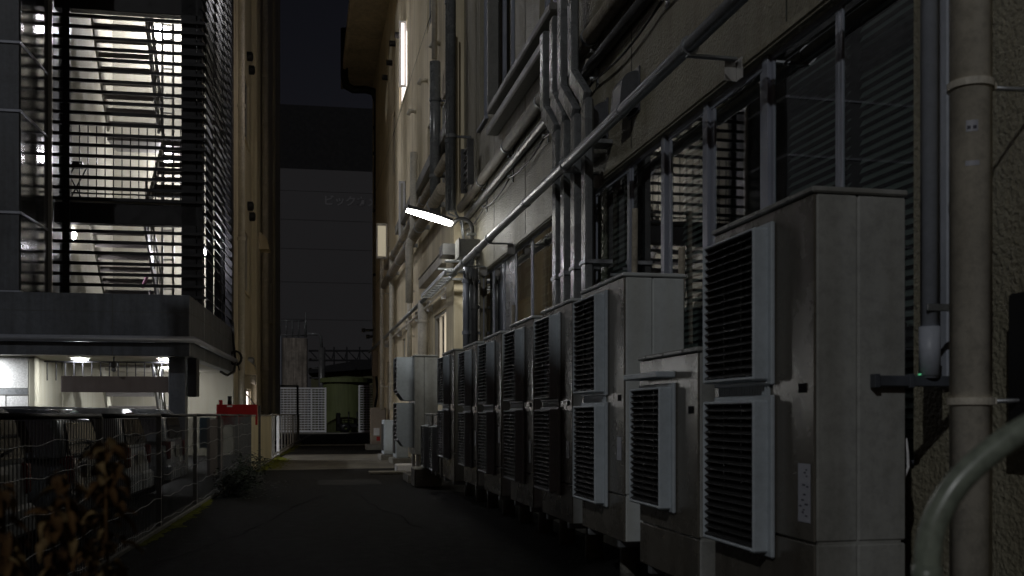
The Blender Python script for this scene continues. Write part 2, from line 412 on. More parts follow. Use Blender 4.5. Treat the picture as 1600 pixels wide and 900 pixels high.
# dark rooms behind
b = MB(); b.box(XW+.21, 8.5, -2, 17.4, .3, 3.9); 
for o in (U1, U2, U3): b.box(XW+.21, XW+1.2, o[0]-.1, o[1]+.1, o[2]-.1, o[3]+.1)
obj('room', b, M_PIT, near)
def frame_rect(mb, X, y0, y1, z0, z1, w=.05, d=.06):
    mb.cbox(X, X+d, y0, y1, z0, z0+w, .004); mb.cbox(X, X+d, y0, y1, z1-w, z1, .004)
    mb.cbox(X+.002, X+d-.002, y0, y0+w, z0+w, z1-w, .004); mb.cbox(X+.002, X+d-.002, y1-w, y1, z0+w, z1-w, .004)
def window_bay(y0, y1, z0, z1, blind=None, wfr=.026, glass=M_GLS, off=.05, parent=near, X=XW, transom=None):
    f = MB(); off = .05; frame_rect(f, X+off, y0, y1, z0, z1, wfr, .022)
    if transom: f.cbox(X+off+.003, X+off+.02, y0+wfr, y1-wfr, transom-.03, transom+.03, .004)
    fo = obj('window', f, M_ALU, parent)
    obj('pane', MB().box(X+off+.009, X+off+.015, y0+wfr, y1-wfr, z0+wfr, z1-wfr), glass, fo)
    if blind:
        s = MB(); za, zb, tilt, pitch = blind; z = zb; bx = X+off+.1; hw = .022
        while z > za:
            c, sn = math.cos(tilt)*hw, math.sin(tilt)*hw
            s.quad((bx-c, y0+wfr+.02, z-sn), (bx-c, y1-wfr-.02, z-sn), (bx+c, y1-wfr-.02, z+sn), (bx+c, y0+wfr+.02, z+sn))
            z -= pitch
        obj('blind', s, M_BLD, fo)
    return fo
ys = [4.13, 4.88, 5.74, 6.68, 7.54, 8.41, 9.5]
window_bay(ys[0], ys[1]-.001, .95, 3.42, (1.0, 3.3, 1.05, .05), .035)
window_bay(ys[1]+.0, ys[2]-.06, .95, 3.42, (1.0, 3.3, .9, .05), .04)
window_bay(ys[2]+.02, ys[3]-.07, .95, 3.42, None, .07)
window_bay(ys[3]+.02, ys[4]-.09, .95, 3.42, (1.0, 3.38, 1.05, .05), .06)
window_bay(ys[4]+.02, ys[5]-.03, .95, 3.42, None, .05)
window_bay(ys[5]+.0, ys[6], .95, 3.42, (1.0, 3.38, 1.2, .06), .07)
b = MB()
for y in (ys[2], ys[3], ys[4]): b.cbox(XW+.03, XW+.075, y-.062, y+.018, .951, 3.419, .004)
for y in (ys[5],): b.cbox(XW+.045, XW+.07, y-.028, y-.002, .951, 3.419, .004)
obj('mullion', b, M_ALU, near)
# second window strip
y2 = [11.0, 12.29, 13.29, 14.11, 14.93, 15.85]
window_bay(y2[0], y2[1]-.02, 1.3, 3.45, (1.35, 3.35, 1.0, .11), .04)
window_bay(y2[1]+.02, y2[2]-.02, 1.3, 3.45, None, .05, transom=2.3)
fz = window_bay(y2[2]+.02, y2[3]-.02, 1.3, 3.45, None, .04, glass=M_FRO)
window_bay(y2[3]+.02, y2[4]-.02, 1.3, 3.45, None, .05)
window_bay(y2[4]+.02, y2[5], 1.3, 3.45, None, .05, transom=2.2)
def torn_blind(y0, y1, z0, z1, par, rs):
    r = random.Random(rs); s = MB(); z = z1; k = 0
    while z > z0:
        h = .2+r.uniform(-.02, .03); a = r.uniform(-.03, .03)
        s.quad((XW+.12+a, y0+r.uniform(0, .04), z-h), (XW+.12, y1-r.uniform(0, .04), z-h+r.uniform(-.03, .03)), (XW+.13+r.uniform(0, .05), y1, z-.03), (XW+.13, y0, z-.03+r.uniform(-.02, .02)))
        z -= h+.015
    return s
near_w = [o for o in near.children if o.name.startswith('window') and 'lintel' not in o.name]
obj('blind', torn_blind(12.42, 13.1, 2.35, 3.36, None, 5), M_CUR, near_w[7], label='crumpled pale blind hanging in the upper half')
obj('blind', torn_blind(15.05, 15.7, 2.25, 3.36, None, 9), M_CUR, near_w[10], label='crumpled pale blind')
obj('lit_room_panel', MB().box(XW+.18, XW+.19, 12.45, 12.75, 1.75, 2.18), E_WIN, near_w[7])
obj('lit_room_panel', MB().box(XW+.18, XW+.19, 12.82, 13.1, 1.8, 2.18), E_WIN, near_w[7])
obj('curtain', MB().box(XW+.18, XW+.19, 14.2, 14.4, 1.4, 3.1), M_CUR, near_w[9])
# upper windows
for U in (U1, U2, U3):
    f = MB(); frame_rect(f, XW+.06, U[0], U[1], U[2], U[3], .07)
    ym = (U[0]+U[1])/2; f.cbox(XW+.07, XW+.12, ym-.04, ym+.04, U[2], U[3], .004)
    fo = obj('window', f, M_ALU, near); obj('pane', MB().box(XW+.09, XW+.096, U[0]+.07, U[1]-.07, U[2]+.07, U[3]-.07), M_GLS, fo)
    obj('sill', MB().cbox(XW-.05, XW+.06, U[0]-.05, U[1]+.05, U[2]-.05, U[2]-.002, .006), M_ALU, fo)

# pilaster between the two parts, and the far wing
obj('pilaster', MB().cbox(XW-.18, XW+.3, 17.5, 18.5, 0, 15, .01), M_STF, label='beige pilaster rising behind the street light between two wall parts', cat='pilaster')
Y_END = 42.3
far = thing('far_wing', 'long beige stucco wing with deep eaves at the end of the alley', 'building', (2.9, 30, 0))
def fy(x): return at(x, 300, X=XW).y
F_lit = (18.95, 21.8, 1.6, at(700, 478, X=XW).z)
Fa = (fy(636), fy(624), at(630, 152, X=XW).z, at(630, 52, X=XW).z)
Fb = (fy(634), fy(627), at(630, 388, X=XW).z, at(630, 290, X=XW).z)
Fc = (fy(698), fy(687), at(694, 290, X=XW).z, at(694, 150, X=XW).z)
Fd = (fy(674), fy(668), at(670, 300, X=XW).z, at(670, 195, X=XW).z)
Fe = (fy(674), fy(667), at(670, 45, X=XW).z, 14.5)
Ff = (fy(633), fy(629), at(630, 575, X=XW).z, at(630, 530, X=XW).z)
Fg = (fy(609), fy(605), .1, at(607, 565, X=XW).z)
Fh = (fy(617), fy(614), at(615, 250, X=XW).z-.5, at(615, 180, X=XW).z)
wins = [Fa, Fb, Fc, Fd, Fe, Ff, Fg, Fh]
b = MB(); wall_sheet(b, XW, 18.5, Y_END, 0, 15.2, [F_lit]+wins)
b.quad((XW, Y_END, 0), (XW, Y_END, 15.2), (12, Y_END, 15.2), (12, Y_END, 0))
obj('wall', b, M_STF, far)
b = MB(); b.cbox(1.55, 6, 18.5, Y_END+.5, 15.1, 15.3, .01); b.cbox(1.45, 1.58, 18.5, Y_END+.55, 15.02, 15.42, .01)
for y in (24, 30, 36): b.box(1.6, XW, y-.01, y+.01, 15.09, 15.1)
obj('eaves', b, M_SOF, far)
obj('roof', MB().box(1.5, 12, 18.6, Y_END+.5, 15.43, 15.6), M_CHP, far)
b = MB()
for a_, z_ in ((10.2, 0),): b.box(XW-.004, XW+.01, 18.5, Y_END, z_+a_, z_+a_+.015)
b.box(XW-.004, XW+.01, 18.5, Y_END, 6.4, 6.415)
obj('wall_joint', b, M_JNT, far)
for i, U in enumerate(wins):
    f = MB(); frame_rect(f, XW+.05, U[0], U[1], U[2], U[3], .06)
    fo = obj('window', f, M_ALP, far)
    obj('pane', MB().box(XW+.07, XW+.08, U[0]+.06, U[1]-.06, U[2]+.06, U[3]-.06), M_FRO if i not in (0,) else E_WIW, fo)
# swung-open sashes; room light on them is put in as glowing panes
s = MB(); zb, zt = Fa[2], Fa[3]; y = Fa[1]-.3
s = MB(); p0 = Fa[0]+.7
def sash(yc, z0, z1, wd, m, X=XW, ang=0):
    f = MB(); f.box(X-wd, X, yc, yc+.04, z0, z0+.06); f.box(X-wd, X, yc, yc+.04, z1-.06, z1); f.box(X-wd, X-wd+.06, yc+.001, yc+.039, z0+.06, z1-.06); f.box(X-.06, X, yc+.001, yc+.039, z0+.06, z1-.06)
    o = obj('open_sash', f, M_WHT, far); obj('pane', MB().box(X-wd+.06, X-.06, yc+.015, yc+.025, z0+.06, z1-.06), m, o)
    return o
sash(Fa[0]+.2, Fa[2], Fa[3], .2, E_WIW)
sash(Fb[0]+.2, Fb[2], Fb[3], .18, M_CUR)
YS = 31.2; q0 = at(588, 404, Y=YS); q1 = at(605.5, 349, Y=YS)
f = MB(); X0, X1, Z0, Z1 = q0.x, q1.x, q0.z, q1.z
for aa in ((X0, X1, Z0, Z0+.08), (X0, X1, Z1-.08, Z1)): f.cbox(aa[0], aa[1], YS, YS+.06, aa[2], aa[3], .01)
f.cbox(X0, X0+.05, YS+.002, YS+.058, Z0+.08, Z1-.08, .01); f.cbox(X1-.05, X1, YS+.002, YS+.058, Z0+.08, Z1-.08, .01)
o = obj('open_sash', f, M_WHT, far); obj('pane', MB().box(X0+.05, X1-.05, YS+.02, YS+.03, Z0+.08, Z1-.08), E_SSH, o)
# the lit window
f = MB(); frame_rect(f, XW+.03, F_lit[0], F_lit[1], F_lit[2], F_lit[3], .07, .07)
for k in range(1, 4):
    y = F_lit[0]+(F_lit[1]-F_lit[0])*k/4; f.cbox(XW+.032, XW+.098, y-.04, y+.04, F_lit[2]+.07, F_lit[3]-.07, .004)
fo = obj('window', f, M_ALP, far, label='lit window above the pale condenser unit')
obj('pane', MB().box(XW+.13, XW+.14, F_lit[0]+.07, F_lit[1]-.9, F_lit[2]+.07, F_lit[3]-.07), E_WIN, fo)
obj('frame_highlight', MB().box(XW-.0, XW+.025, F_lit[0]+.1, F_lit[0]+.16, F_lit[2]+.1, F_lit[3]-.1), E_FHL, fo)  # highlight on the white window frame, put in as a glowing strip
obj('sill', MB().cbox(XW-.06, XW+.03, F_lit[0]-.05, F_lit[1]+.05, F_lit[2]-.06, F_lit[2]-.003, .006), M_ALP, fo)

# ------------------------------------------------------------------ pipes on the right wall
def ring(mb, p, r, ax='y', w=.02, t=.012):
    mb.lathe([(r, -w), (r+t, -w), (r+t, w), (r, w)], p, 26, False, ax)
def bracket_plate(mb, x0, y, z, h=.2):
    mb.cbox(x0, XW, y-.02, y+.02, z-.015, z+.015, .003); mb.cbox(XW-.03, XW-.001, y-.05, y+.05, z-h, z+.03, .004)
# long conduit above the windows
XC = 2.40; ZC = at(905, 237, X=XC).z
t = thing('conduit_pipe', 'long steel conduit running above the ground floor windows on stand-off brackets', 'pipe', (2.55, 10, 3.6))
mp = MB(); mp.tube([(XC, -1.5, ZC), (XC, 16.6, ZC)], .048, 14); obj('pipe', mp, M_GAL, t)
for y in (3.0, 6.0, 9.1, 13.1, 15.2):
    k = MB(); ring(k, (XC, y, ZC), .048, 'y', .012, .014); k.cbox(XC-.02, XW-.03, y-.02, y+.02, ZC-.075, ZC-.055, .003)
    o = obj('bracket', k, M_GAL, t)
    obj('mounting_plate', MB().cbox(XW-.095, XW-.002, y+.03, y+.04, ZC-.2, ZC-.06, .003).cbox(XW-.015, XW-.003, y-.05, y+.028, ZC-.2, ZC-.06, .003), M_ALP, o)
for y in (4.5, 7.4, 10.8, 14.0):
    k = MB(); ring(k, (XC, y, ZC), .048, 'y', .035, .006); obj('coupling', k, M_GAL, t)
# continuing on the far wing
t = thing('conduit_pipe', 'conduit on white stand-off plates running along the far wing above the lit window', 'pipe', (2.55, 27, 3.6))
mp = MB(); mp.tube([(2.56, 18.6, 3.74), (2.56, 41.5, 3.78)], .045, 10); obj('pipe', mp, M_GAL, t)
mp = MB(); mp.tube([(2.62, 18.6, 3.58), (2.62, 36, 3.6)], .03, 8); obj('pipe', mp, M_CRM, t)
for k in range(8):
    y = 19.5+k*2.4; obj('mounting_plate', MB().cbox(XW-.14, XW-.002, y, y+.012, 3.48, 3.72, .003), M_WHT, t)
# upper pair of lagged pipes, near wall
za = at(838, 160, X=2.6).z
t = thing('lagged_pipe', 'thick lagged pipe, the upper of the pair crossing the near wall', 'pipe', (2.6, 10, za), 'lagged pipe pair')
zu = at(892, 96, X=2.66).z
mp = MB(); mp.tube([(2.66, 3, zu), (2.66, 17.3, zu)], .078, 14); obj('pipe', mp, M_LAG, t)
for y in (7.3, 9.2, 11.2, 13.2, 15.2):
    k = MB(); ring(k, (2.66, y, zu), .078, 'y', .03, .008); obj('clamp', k, M_GAL, t)
zl = at(878, 158, X=2.69).z
t = thing('lagged_pipe', 'thinner dark pipe, the lower of the pair crossing the near wall', 'pipe', (2.6, 10, zl), 'lagged pipe pair')
mp = MB(); mp.tube([(2.69, 3, zl), (2.69, 17.3, zl)], .055, 12); obj('pipe', mp, M_PVD, t)
for y in (7.3, 9.2, 11.2, 13.2, 15.2):
    k = MB(); k.cbox(2.735, XW-.001, y-.03, y+.03, zl-.22, zu+.14, .004)
    for zz_ in (zl-.14, (zl+zu)/2, zu+.11): k.tube([(2.74, y, zz_), (2.67, y, zz_)], .02, 8)
    obj('bracket', k, M_GAL, t)
# and on the far wing
for (zz, X, r, lab) in ((5.45, 2.52, .12, 'thick lagged pipe, the lower of the pair on the far wing'), (6.05, 2.6, .09, 'thinner lagged pipe, the upper of the pair on the far wing')):
    t = thing('lagged_pipe', lab, 'pipe', (X, 27, zz), 'far wing lagged pipes')
    mp = MB(); mp.tube([(X, 18.6, zz), (X, 33, zz)], r, 12); obj('pipe', mp, M_LAG, t)
    for y in (20, 22.5, 25, 27.5, 30):
        k = MB(); ring(k, (X, y, zz), r, 'y', .04, .015); k.box(X+r, XW-.001, y-.03, y+.03, zz-.05, zz+.05); obj('clamp', k, M_GAL, t)
t = thing('branch_pipe', 'beige branch pipe rising from the lagged pipes on the far wing', 'pipe', (2.6, 24, 5))
mp = MB(); mp.tube([(2.58, 24.3, 7.6), (2.58, 24.3, 5.75), (2.4, 23.6, 5.2), (2.4, 23.6, 3.85)], .09, 10); obj('pipe', mp, M_CRM, t)

# rectangular line-set covers with dog-legs
def duct(pts, w, h, mb, XW=XW):
    """rectangular channel on the wall; pts are (y,z); w across, h out of the wall"""
    for i in range(len(pts)-1):
        a = Vector((0, pts[i][0], pts[i][1])); c = Vector((0, pts[i+1][0], pts[i+1][1])); dr = c-a; L = dr.length
        if L < 1e-4: continue
        ang = math.atan2(dr.z, dr.y)
        M = Matrix.Translation((XW, a.y, a.z)) @ Matrix.Rotation(ang, 4, 'X')
        mb.cbox(-h-(.002*(i % 2)), -.001, -.0, L, -w/2, w/2, .018, M)
        if i: 
            mb.cbox(-h-.006, -.001, -w*.75, w*.75, -w*.58, w*.58, .012, Matrix.Translation((XW, a.y, a.z)) @ Matrix.Rotation(ang, 4, 'X'))
def pw(x, y, X=2.66): 
    q = at(x, y, X=X); return (q.y, q.z)
t = thing('line_set_cover', 'slim metal cable cover slanting up past the tall upper window, the upper of two', 'duct', (2.7, 13, 5.4), 'slanting cable covers')
mp = MB(); A = pw(771, 183); B_ = pw(871, 10)
zz = (A[1]+B_[1])/2+.05
duct([(A[0]+.05, 8.8), (A[0]+.05, zz)], .1, .17, mp); duct([(A[0]+.05, zz), (B_[0], zz)], .1, .18, mp); obj('channel', mp, M_DUC, t)
t = thing('line_set_cover', 'slim metal cable cover slanting up past the tall upper window, the lower of two', 'duct', (2.7, 13, 5.2), 'slanting cable covers')
mp = MB(); A2 = pw(771, 206); zz2 = at(815, 140, X=2.66).z-.02
zz2 = zz-.28
duct([(A[0]+.12, zz2), (pw(865, 60)[0], zz2)], .12, .18, mp); obj('channel', mp, M_DUC, t)
names = ['narrow grey down duct with a dog-leg, farthest from the camera of four', 'grey down duct with a dog-leg, second farthest of four', 'grey down duct with a dog-leg, second nearest of four', 'widest grey down duct with a dog-leg, nearest of four']
doglegs = [  # (upper x, lower x, y of bend start, y of bend end, top y, width px)
    (842, 866, 178, 205, 110, 10), (857, 879, 158, 190, 95, 11), (869, 895, 148, 180, 55, 12), (885, 912, 125, 155, 5, 15)]
for nm, (xu, xl, yb1, yb2, yt, wpx) in zip(names, doglegs):
    yu = at(xu, 100, X=2.5).y; yl = at(xl, 100, X=2.5).y
    z1 = at(xu, yb1, X=2.5).z; z2 = at(xl, yb2, X=2.5).z
    zt = zz2 if yt > 80 else (zz if yt > 30 else 8.5)
    wd = abs(wy(xl-wpx/2)-wy(xl+wpx/2))*.75
    wd = min(.17, wd)
    t = thing('down_duct', nm, 'duct', (2.55, yl, 1), 'four down ducts')
    mp = MB(); yu = yl+ (yu-yl)*.8; XD = 2.575
    duct([(yu, zt), (yu, z1)], wd, .08, mp, XD); duct([(yu, z1), (yl, z2)], wd, .082, mp, XD); duct([(yl, z2), (yl, .5)], wd, .08, mp, XD)
    obj('channel', mp, M_PVC, t)
    for z in (z2-.4, 2.6, 1.6): obj('strap', MB().cbox(2.485, XW-.001, yl-wd*.6, yl+wd*.6, z-.02, z+.02, .004), M_GAL, t)
    if yt < 30:
        mp = MB(); duct([(yu-.05, 5.95), (yu-.35, 6.25)], .13, .078, mp, XD); duct([(yu-.35, 6.25), (yu-.35, 8.5)], .13, .08, mp, XD); obj('branch', mp, M_PVC, t)
M_HOD = mat('vent_hood_paint', (.12, .125, .14), .35, metal=.3, var=.2, dirt=.2)
# hooded wall vents
for (cx, cy, lab) in ((978, 147, 'dark rounded wall vent hood, the nearer of the pair above the conduit'), (931, 192, 'dark rounded wall vent hood, the farther of the pair above the conduit')):
    q = at(cx, cy, X=XW-.08); y0, z0 = q.y, q.z
    t = thing('vent_hood', lab, 'vent', (2.7, y0, z0), 'vent hoods')
    h = MB(); pr = [(XW-.004, z0+.16)]+[(XW-.03-.13*math.sin(PI/2*i/8), z0+.03+.13*math.cos(PI/2*i/8)) for i in range(9)]+[(XW-.18, z0-.15), (XW-.004, z0-.15)]
    h.prism(pr, 'y', y0-.13, y0+.13)
    obj('hood', h, M_HOD, t); obj('flange', MB().cbox(XW-.016, XW-.0005, y0-.15, y0+.15, z0-.18, z0+.2, .004), M_HOD, t)
    obj('grille', MB().box(XW-.17, XW-.02, y0-.12, y0+.12, z0-.155, z0-.151), M_PIT, t)
q = at(932, 100, X=XW); t = thing('pipe_stub', 'short capped pipe stub sticking out of the wall between the lagged pipes and hoods', 'pipe', (2.7, q.y, q.z))
obj('stub', MB().tube([(XW, q.y, q.z), (XW-.1, q.y, q.z-.01)], .05, 12), M_CRM, t); obj('flange', MB().lathe([(0, -.02), (.08, -.02), (.08, 0)], (XW, q.y, q.z), 16, False, 'x'), M_CRM, t)

# vertical pipes near the camera
t = thing('rain_pipe', 'thick cream rain pipe with two collar clamps, nearest to the camera', 'pipe', (2.42, 3.28, 0))
obj('pipe', MB().tube([(2.42, 3.28, 0), (2.42, 3.28, 13)], .0735, 28), M_CRM, t)
for z in (.3, 1.25, 2.42, 3.6):
    k = MB(); ring(k, (2.42, 3.28, z), .0735, 'z', .013, .009); k.cbox(2.49, 2.515, 3.255, 3.305, z-.013, z+.013, .003)
    o = obj('collar', k, M_CRM, t); obj('anchor_rod', MB().tube([(2.5, 3.28, z), (2.64, 3.28, z+.004), (XW, 3.27, z-.01)], .009, 8), M_GAL, o)
stk = MB(); 
def curved_sticker(z0, z1, a0, a1, r=.0742):
    vs = []; n = 8
    for i in range(n+1):
        a = a0+(a1-a0)*i/n
        for z in (z0, z1): vs.append((2.42+r*math.cos(a), 3.28+r*math.sin(a), z))
    return MB().add(vs, [(2*i, 2*i+2, 2*i+3, 2*i+1) for i in range(n)])
obj('sticker', curved_sticker(2.235, 2.276, -2.42, -1.86), M_STK, t); obj('sticker', curved_sticker(2.11, 2.128, -2.45, -1.8), M_STK, t, label='faded narrow sticker')
obj('sticker_print', curved_sticker(2.243, 2.256, -2.36, -2.2, .0746), M_INK, t.children[-2])
obj('sticker_print', curved_sticker(2.243, 2.256, -2.1, -1.93, .0746), M_INK, t.children[-3])
M_BLP = mat('blue_grey_pipe', (.42, .45, .52), .5, var=.12, scale=4, dirt=.12)
t = thing('down_pipe', 'blue grey downpipe with a socket joint beside the cream rain pipe', 'pipe', (2.5, 3.645, .5))
obj('pipe', MB().tube([(2.5, 3.645, 1.35), (2.5, 3.645, 13)], .036, 18), M_BLP, t)
obj('socket', MB().tube([(2.5, 3.645, 1.36), (2.5, 3.645, 1.56)], .042, 18), M_BLP, t)
obj('strap', MB().cbox(2.46, XW-.001, 3.6, 3.612, 1.62, 1.65, .003), M_GAL, t)
obj('backing_channel', MB().cbox(2.69, XW-.001, 3.8, 3.98, 1.35, 13, .006), M_BLP, t)
t = thing('drain_hose', 'thin cream hose curling beside the rear edge of the nearest condenser', 'hose', (2.62, 4.06, 1.3))
obj('hose', MB().tube([(2.6, 4.08, 2.0), (2.6, 4.08, 1.5), (2.59, 4.07, 1.42), (2.56, 4.07, 1.38), (2.5, 4.08, 1.37)], .018, 10), M_CRM, t)
obj('valve', MB().cbox(2.6, 2.64, 4.05, 4.11, 1.62, 1.72, .006).tube([(2.62, 4.04, 1.6), (2.62, 4.0, 1.6)], .014, 8), M_GAL, t)
t = thing('cable_bracket', 'dark steel bar bracket with a green indicator fixed across the nearest condenser side', 'bracket', (2.4, 3.64, 1.2))
za = at(1360, 595, Y=3.64).z
obj('bar', MB().cbox(2.245, 2.7, 3.63, 3.66, za-.022, za+.022, .004).cbox(2.24, 2.265, 3.622, 3.662, za-.028, za+.028, .003).cbox(2.395, 2.42, 3.622, 3.662, za-.028, za+.028, .003), M_CHP, t)
obj('indicator', MB().box(2.437, 2.445, 3.62, 3.63, za+.024, za+.03), E_GRN, t)
t = thing('wall_cable', 'loose thin cable glinting in the dark gap behind the nearest condenser', 'cable', (2.5, 3.9, .9))
obj('cable', MB().tube([(2.46, 3.75, 1.1), (2.475, 3.76, 1.04), (2.478, 3.76, .98), (2.45, 3.75, .93)], .006, 8), M_WHT, t)
t = thing('wall_box', 'dark flat wall panel at the right edge behind the pale green tube', 'panel', (2.7, 3.1, .9))
obj('panel', MB().cbox(2.62, XW-.002, 2.6, 3.34, 1.08, 1.66, .01), M_BLK, t)
t = thing('wall_conduit', 'thin cream conduit standing against the coarse wall', 'pipe', (2.7, 3.3, 0))
obj('pipe', MB().tube([(2.735, 3.35, 0), (2.735, 3.35, 2.38)], .006, 8), M_CRM, t)

# vertical pipes by the lamp and on the far wing
def vpipe(x, y0, y1, X, r, m, lab, name='wall_pipe', coll=3):
    q = at(x, (y0+y1)/2, X=X); z0 = at(x, y1, X=X).z; z1 = at(x, y0, X=X).z if y0 > 0 else 14.8
    z0 = max(0, z0)
    t = thing(name, lab, 'pipe', (X, q.y, z0))
    obj('pipe', MB().tube([(X, q.y, z0), (X, q.y, z1)], r, 12), m, t)
    for i in range(coll):
        z = z0+(z1-z0)*(i+.5)/coll; k = MB(); ring(k, (X, q.y, z), r, 'z', .03, .012); k.box(X+r, XW-.001, q.y-.02, q.y+.02, z-.02, z+.02)
        obj('clamp', k, m, t)
    return t
vpipe(680, 97, 335, 2.55, .11, M_PVC, 'grey green rain pipe with a rounded top cap on the far wing', coll=2)
vpipe(679, 0, 92, 2.62, .06, M_CRM, 'slim pipe rising above the capped rain pipe on the far wing', coll=1)
vpipe(701, 0, 330, 2.5, .06, M_PVC, 'blue grey pipe in the bundle beside the pilaster, farther one', coll=4)
vpipe(706, 0, 330, 2.42, .07, M_PVC, 'blue grey pipe in the bundle beside the pilaster, nearer one', coll=4)
vpipe(661, 470, 600, 2.6, .12, M_CRM, 'pale cream vertical pipe left of the lit window', coll=2)
vpipe(735, 400, 560, 2.6, .06, M_PVC, 'blue grey vertical pipe right of the pilaster, nearer one', coll=2)
vpipe(728, 400, 560, 2.52, .05, M_ALU, 'bright vertical pipe right of the pilaster against its edge', coll=2)
vpipe(742, 420, 540, 2.66, .05, M_PVD, 'dark slim vertical pipe at the far end of the second window strip', coll=1)
vpipe(597, 350, 640, 2.5, .07, M_CRM, 'slim vertical pipe at the far corner of the wing', coll=4)
vpipe(612, 395, 640, 2.6, .08, M_CRM, 'beige vertical pipe left of the narrow doors of the far wing', coll=3)
vpipe(640, 420, 560, 2.62, .06, M_CRM, 'thin beige vertical pipe between narrow windows of the far wing', coll=2)
# small cage / ladder beside pilaster top
q = at(735, 290, X=2.6)
t = thing('cable_ladder', 'short black cable ladder fixed beside the pilaster above the street light', 'cable ladder', (2.6, q.y, q.z))
l = MB(); z0, z1 = at(735, 295, X=2.6).z, at(735, 225, X=2.6).z
for yy in (q.y-.3, q.y+.35): l.cbox(2.5, 2.6, yy-.03, yy+.03, z0, z1, .005)
for i in range(6): l.tube([(2.55, q.y-.3, z0+(z1-z0)*(i+.5)/6), (2.55, q.y+.35, z0+(z1-z0)*(i+.5)/6)], .018, 6)
obj('ladder', l, M_PVD, t)
# wing small taps / spouts
for (x, y) in ((688, 68), (668, 126), (650, 174)):
    q = at(x, y, X=XW); lab = {688: 'small brown overflow spout, highest and nearest of three', 668: 'small brown overflow spout, middle of three', 650: 'small brown overflow spout, farthest of three'}[x]
    obj('overflow_spout', MB().tube([(XW, q.y, q.z), (XW-.16, q.y, q.z), (XW-.2, q.y, q.z-.1)], .05, 8), M_CRM, label=lab, cat='spout', group='overflow spouts')
# eaves bolts
for i, (x, y) in enumerate(((622, 55), (613, 68), (608, 98), (601, 121))):
    q = at(x, y, X=2.65)
    obj('wall_anchor', MB().lathe([(0, -.1), (.09, -.1), (.09, .1), (0, .1)], (2.66, q.y, q.z), 10, False, 'x'), M_BLK, label=['dark round wall anchor under the eaves, highest one', 'dark round wall anchor under the eaves, second from the top', 'dark round wall anchor under the eaves, third from the top', 'dark round wall anchor under the eaves, lowest one'][i], cat='anchor', group='anchors under the eaves')

# ------------------------------------------------------------------ street light on the wall
P0 = at(706, 348, X=2.35); YL = P0.y
P1 = at(636, 326, Y=YL)
t = thing('street_light', 'lit white lamp on a curved arm reaching out from the wall over the alley', 'street light', (P0.x, YL, P0.z-.3))
ax = (P1-P0); L = ax.length; ang = math.atan2(ax.z, -ax.x)
def lampform(k_w, z0, z1, zoff):
    vs = []; fs = []; n = 14; m = 9
    for i in range(n+1):
        u = i/n; wd = .02+.15*math.sin(PI*min(1, u*.92+.12))**.6*k_w
        for j in range(m):
            v = -1+2*j/(m-1)
            zz = z0+(z1-z0)*math.sqrt(max(0, 1-v*v))
            vs.append((-u*L*math.cos(ang)+zz*math.sin(ang), v*wd, u*L*math.sin(ang)+zz*math.cos(ang)+zoff))
    for i in range(n):
        for j in range(m-1): fs.append((i*m+j, i*m+j+1, (i+1)*m+j+1, (i+1)*m+j))
    fs.append(tuple(range(m))); fs.append(tuple(n*m+j for j in range(m))[::-1])
    return vs, fs
vs, fs = lampform(1.0, 0, .07, .002); obj('housing', MB().add(vs, fs, True, Matrix.Translation(P0)), M_PVD, t)
vs, fs = lampform(.93, -.0, -.055, -.004); obj('diffuser', MB().add([v for v in vs], fs, True, Matrix.Translation(P0)), E_LED, t)
arm = []
for i in range(13):
    a = PI*i/12
    arm.append((2.52-.17*math.cos(a), YL, P0.z-.1+.17*math.sin(a)))
arm = [(P0.x-.02, YL, P0.z+.0)]+arm[1:]+[(2.69, YL, P0.z-.42)]
obj('arm', MB().tube(arm, .035, 12), M_PVD, t)
obj('clamp', MB().cbox(2.6, XW-.001, YL-.06, YL+.06, P0.z-.36, P0.z-.3, .005).cbox(2.6, XW-.001, YL-.06, YL+.06, P0.z-.2, P0.z-.16, .005), M_GAL, t)
t = thing('junction_box', 'grey metal junction box on the wall under the lamp arm', 'junction box', (2.6, YL-.6, 3.9))
A = at(723, 400, X=2.5); B_ = at(752, 373, X=XW-.01)
zt = A.z+.42
Yj = 15.8; zb_ = at(735, 401, Y=Yj).z; zt = at(735, 373, Y=Yj).z
obj('box', MB().cbox(2.42, XW-.002, Yj, Yj+.4, zb_, zt, .01), M_DUC, t)
obj('lid', MB().cbox(2.4, 2.419, Yj-.01, Yj+.41, zb_-.01, zt+.01, .004), M_DUC, t)
t = thing('junction_box', 'small dark box on the side of the pilaster below the lamp', 'junction box', (2.5, 17.3, 3.8))
obj('box', MB().cbox(2.3, 2.56, 17.0, 17.45, 3.95, 4.15, .01), M_PVD, t)
t = thing('cable_tray', 'galvanised wall bracket and cable tray crossing under the junction boxes', 'cable tray', (2.4, 17, 3.6))
k = MB()
for z in (3.55, 3.72): k.cbox(2.25, XW-.002, 16.3, 16.38, z, z+.035, .004); k.cbox(2.25, XW-.002, 17.2, 17.28, z, z+.035, .004)
obj('bracket', k, M_GAL, t)
k = MB(); k.cbox(2.22, 2.26, 16.2, 19.6, 3.5, 3.58, .004); k.cbox(2.4, 2.44, 16.2, 19.6, 3.5, 3.58, .004)
for i in range(10): k.cbox(2.26, 2.4, 16.4+i*.35, 16.43+i*.35, 3.51, 3.53, .002)
obj('tray', k, M_GAL, t)
t = thing('cable_trough', 'pale cable trough running along the far wing from the lamp', 'cable trough', (2.5, 20, 4))
obj('trough', MB().cbox(2.5, XW-.002, 18.6, 22.5, 4.05, 4.25, .01), M_CRM, t); obj('trough_lid', MB().cbox(2.48, XW-.002, 18.6, 22.52, 4.252, 4.27, .004), M_CRM, t)
obj('cable_trough', MB().cbox(2.62, XW-.002, 18.6, 30, 6.6, 6.85, .01), M_DUC, label='slanting grey trough above the lagged pipes on the far wing', cat='cable trough')
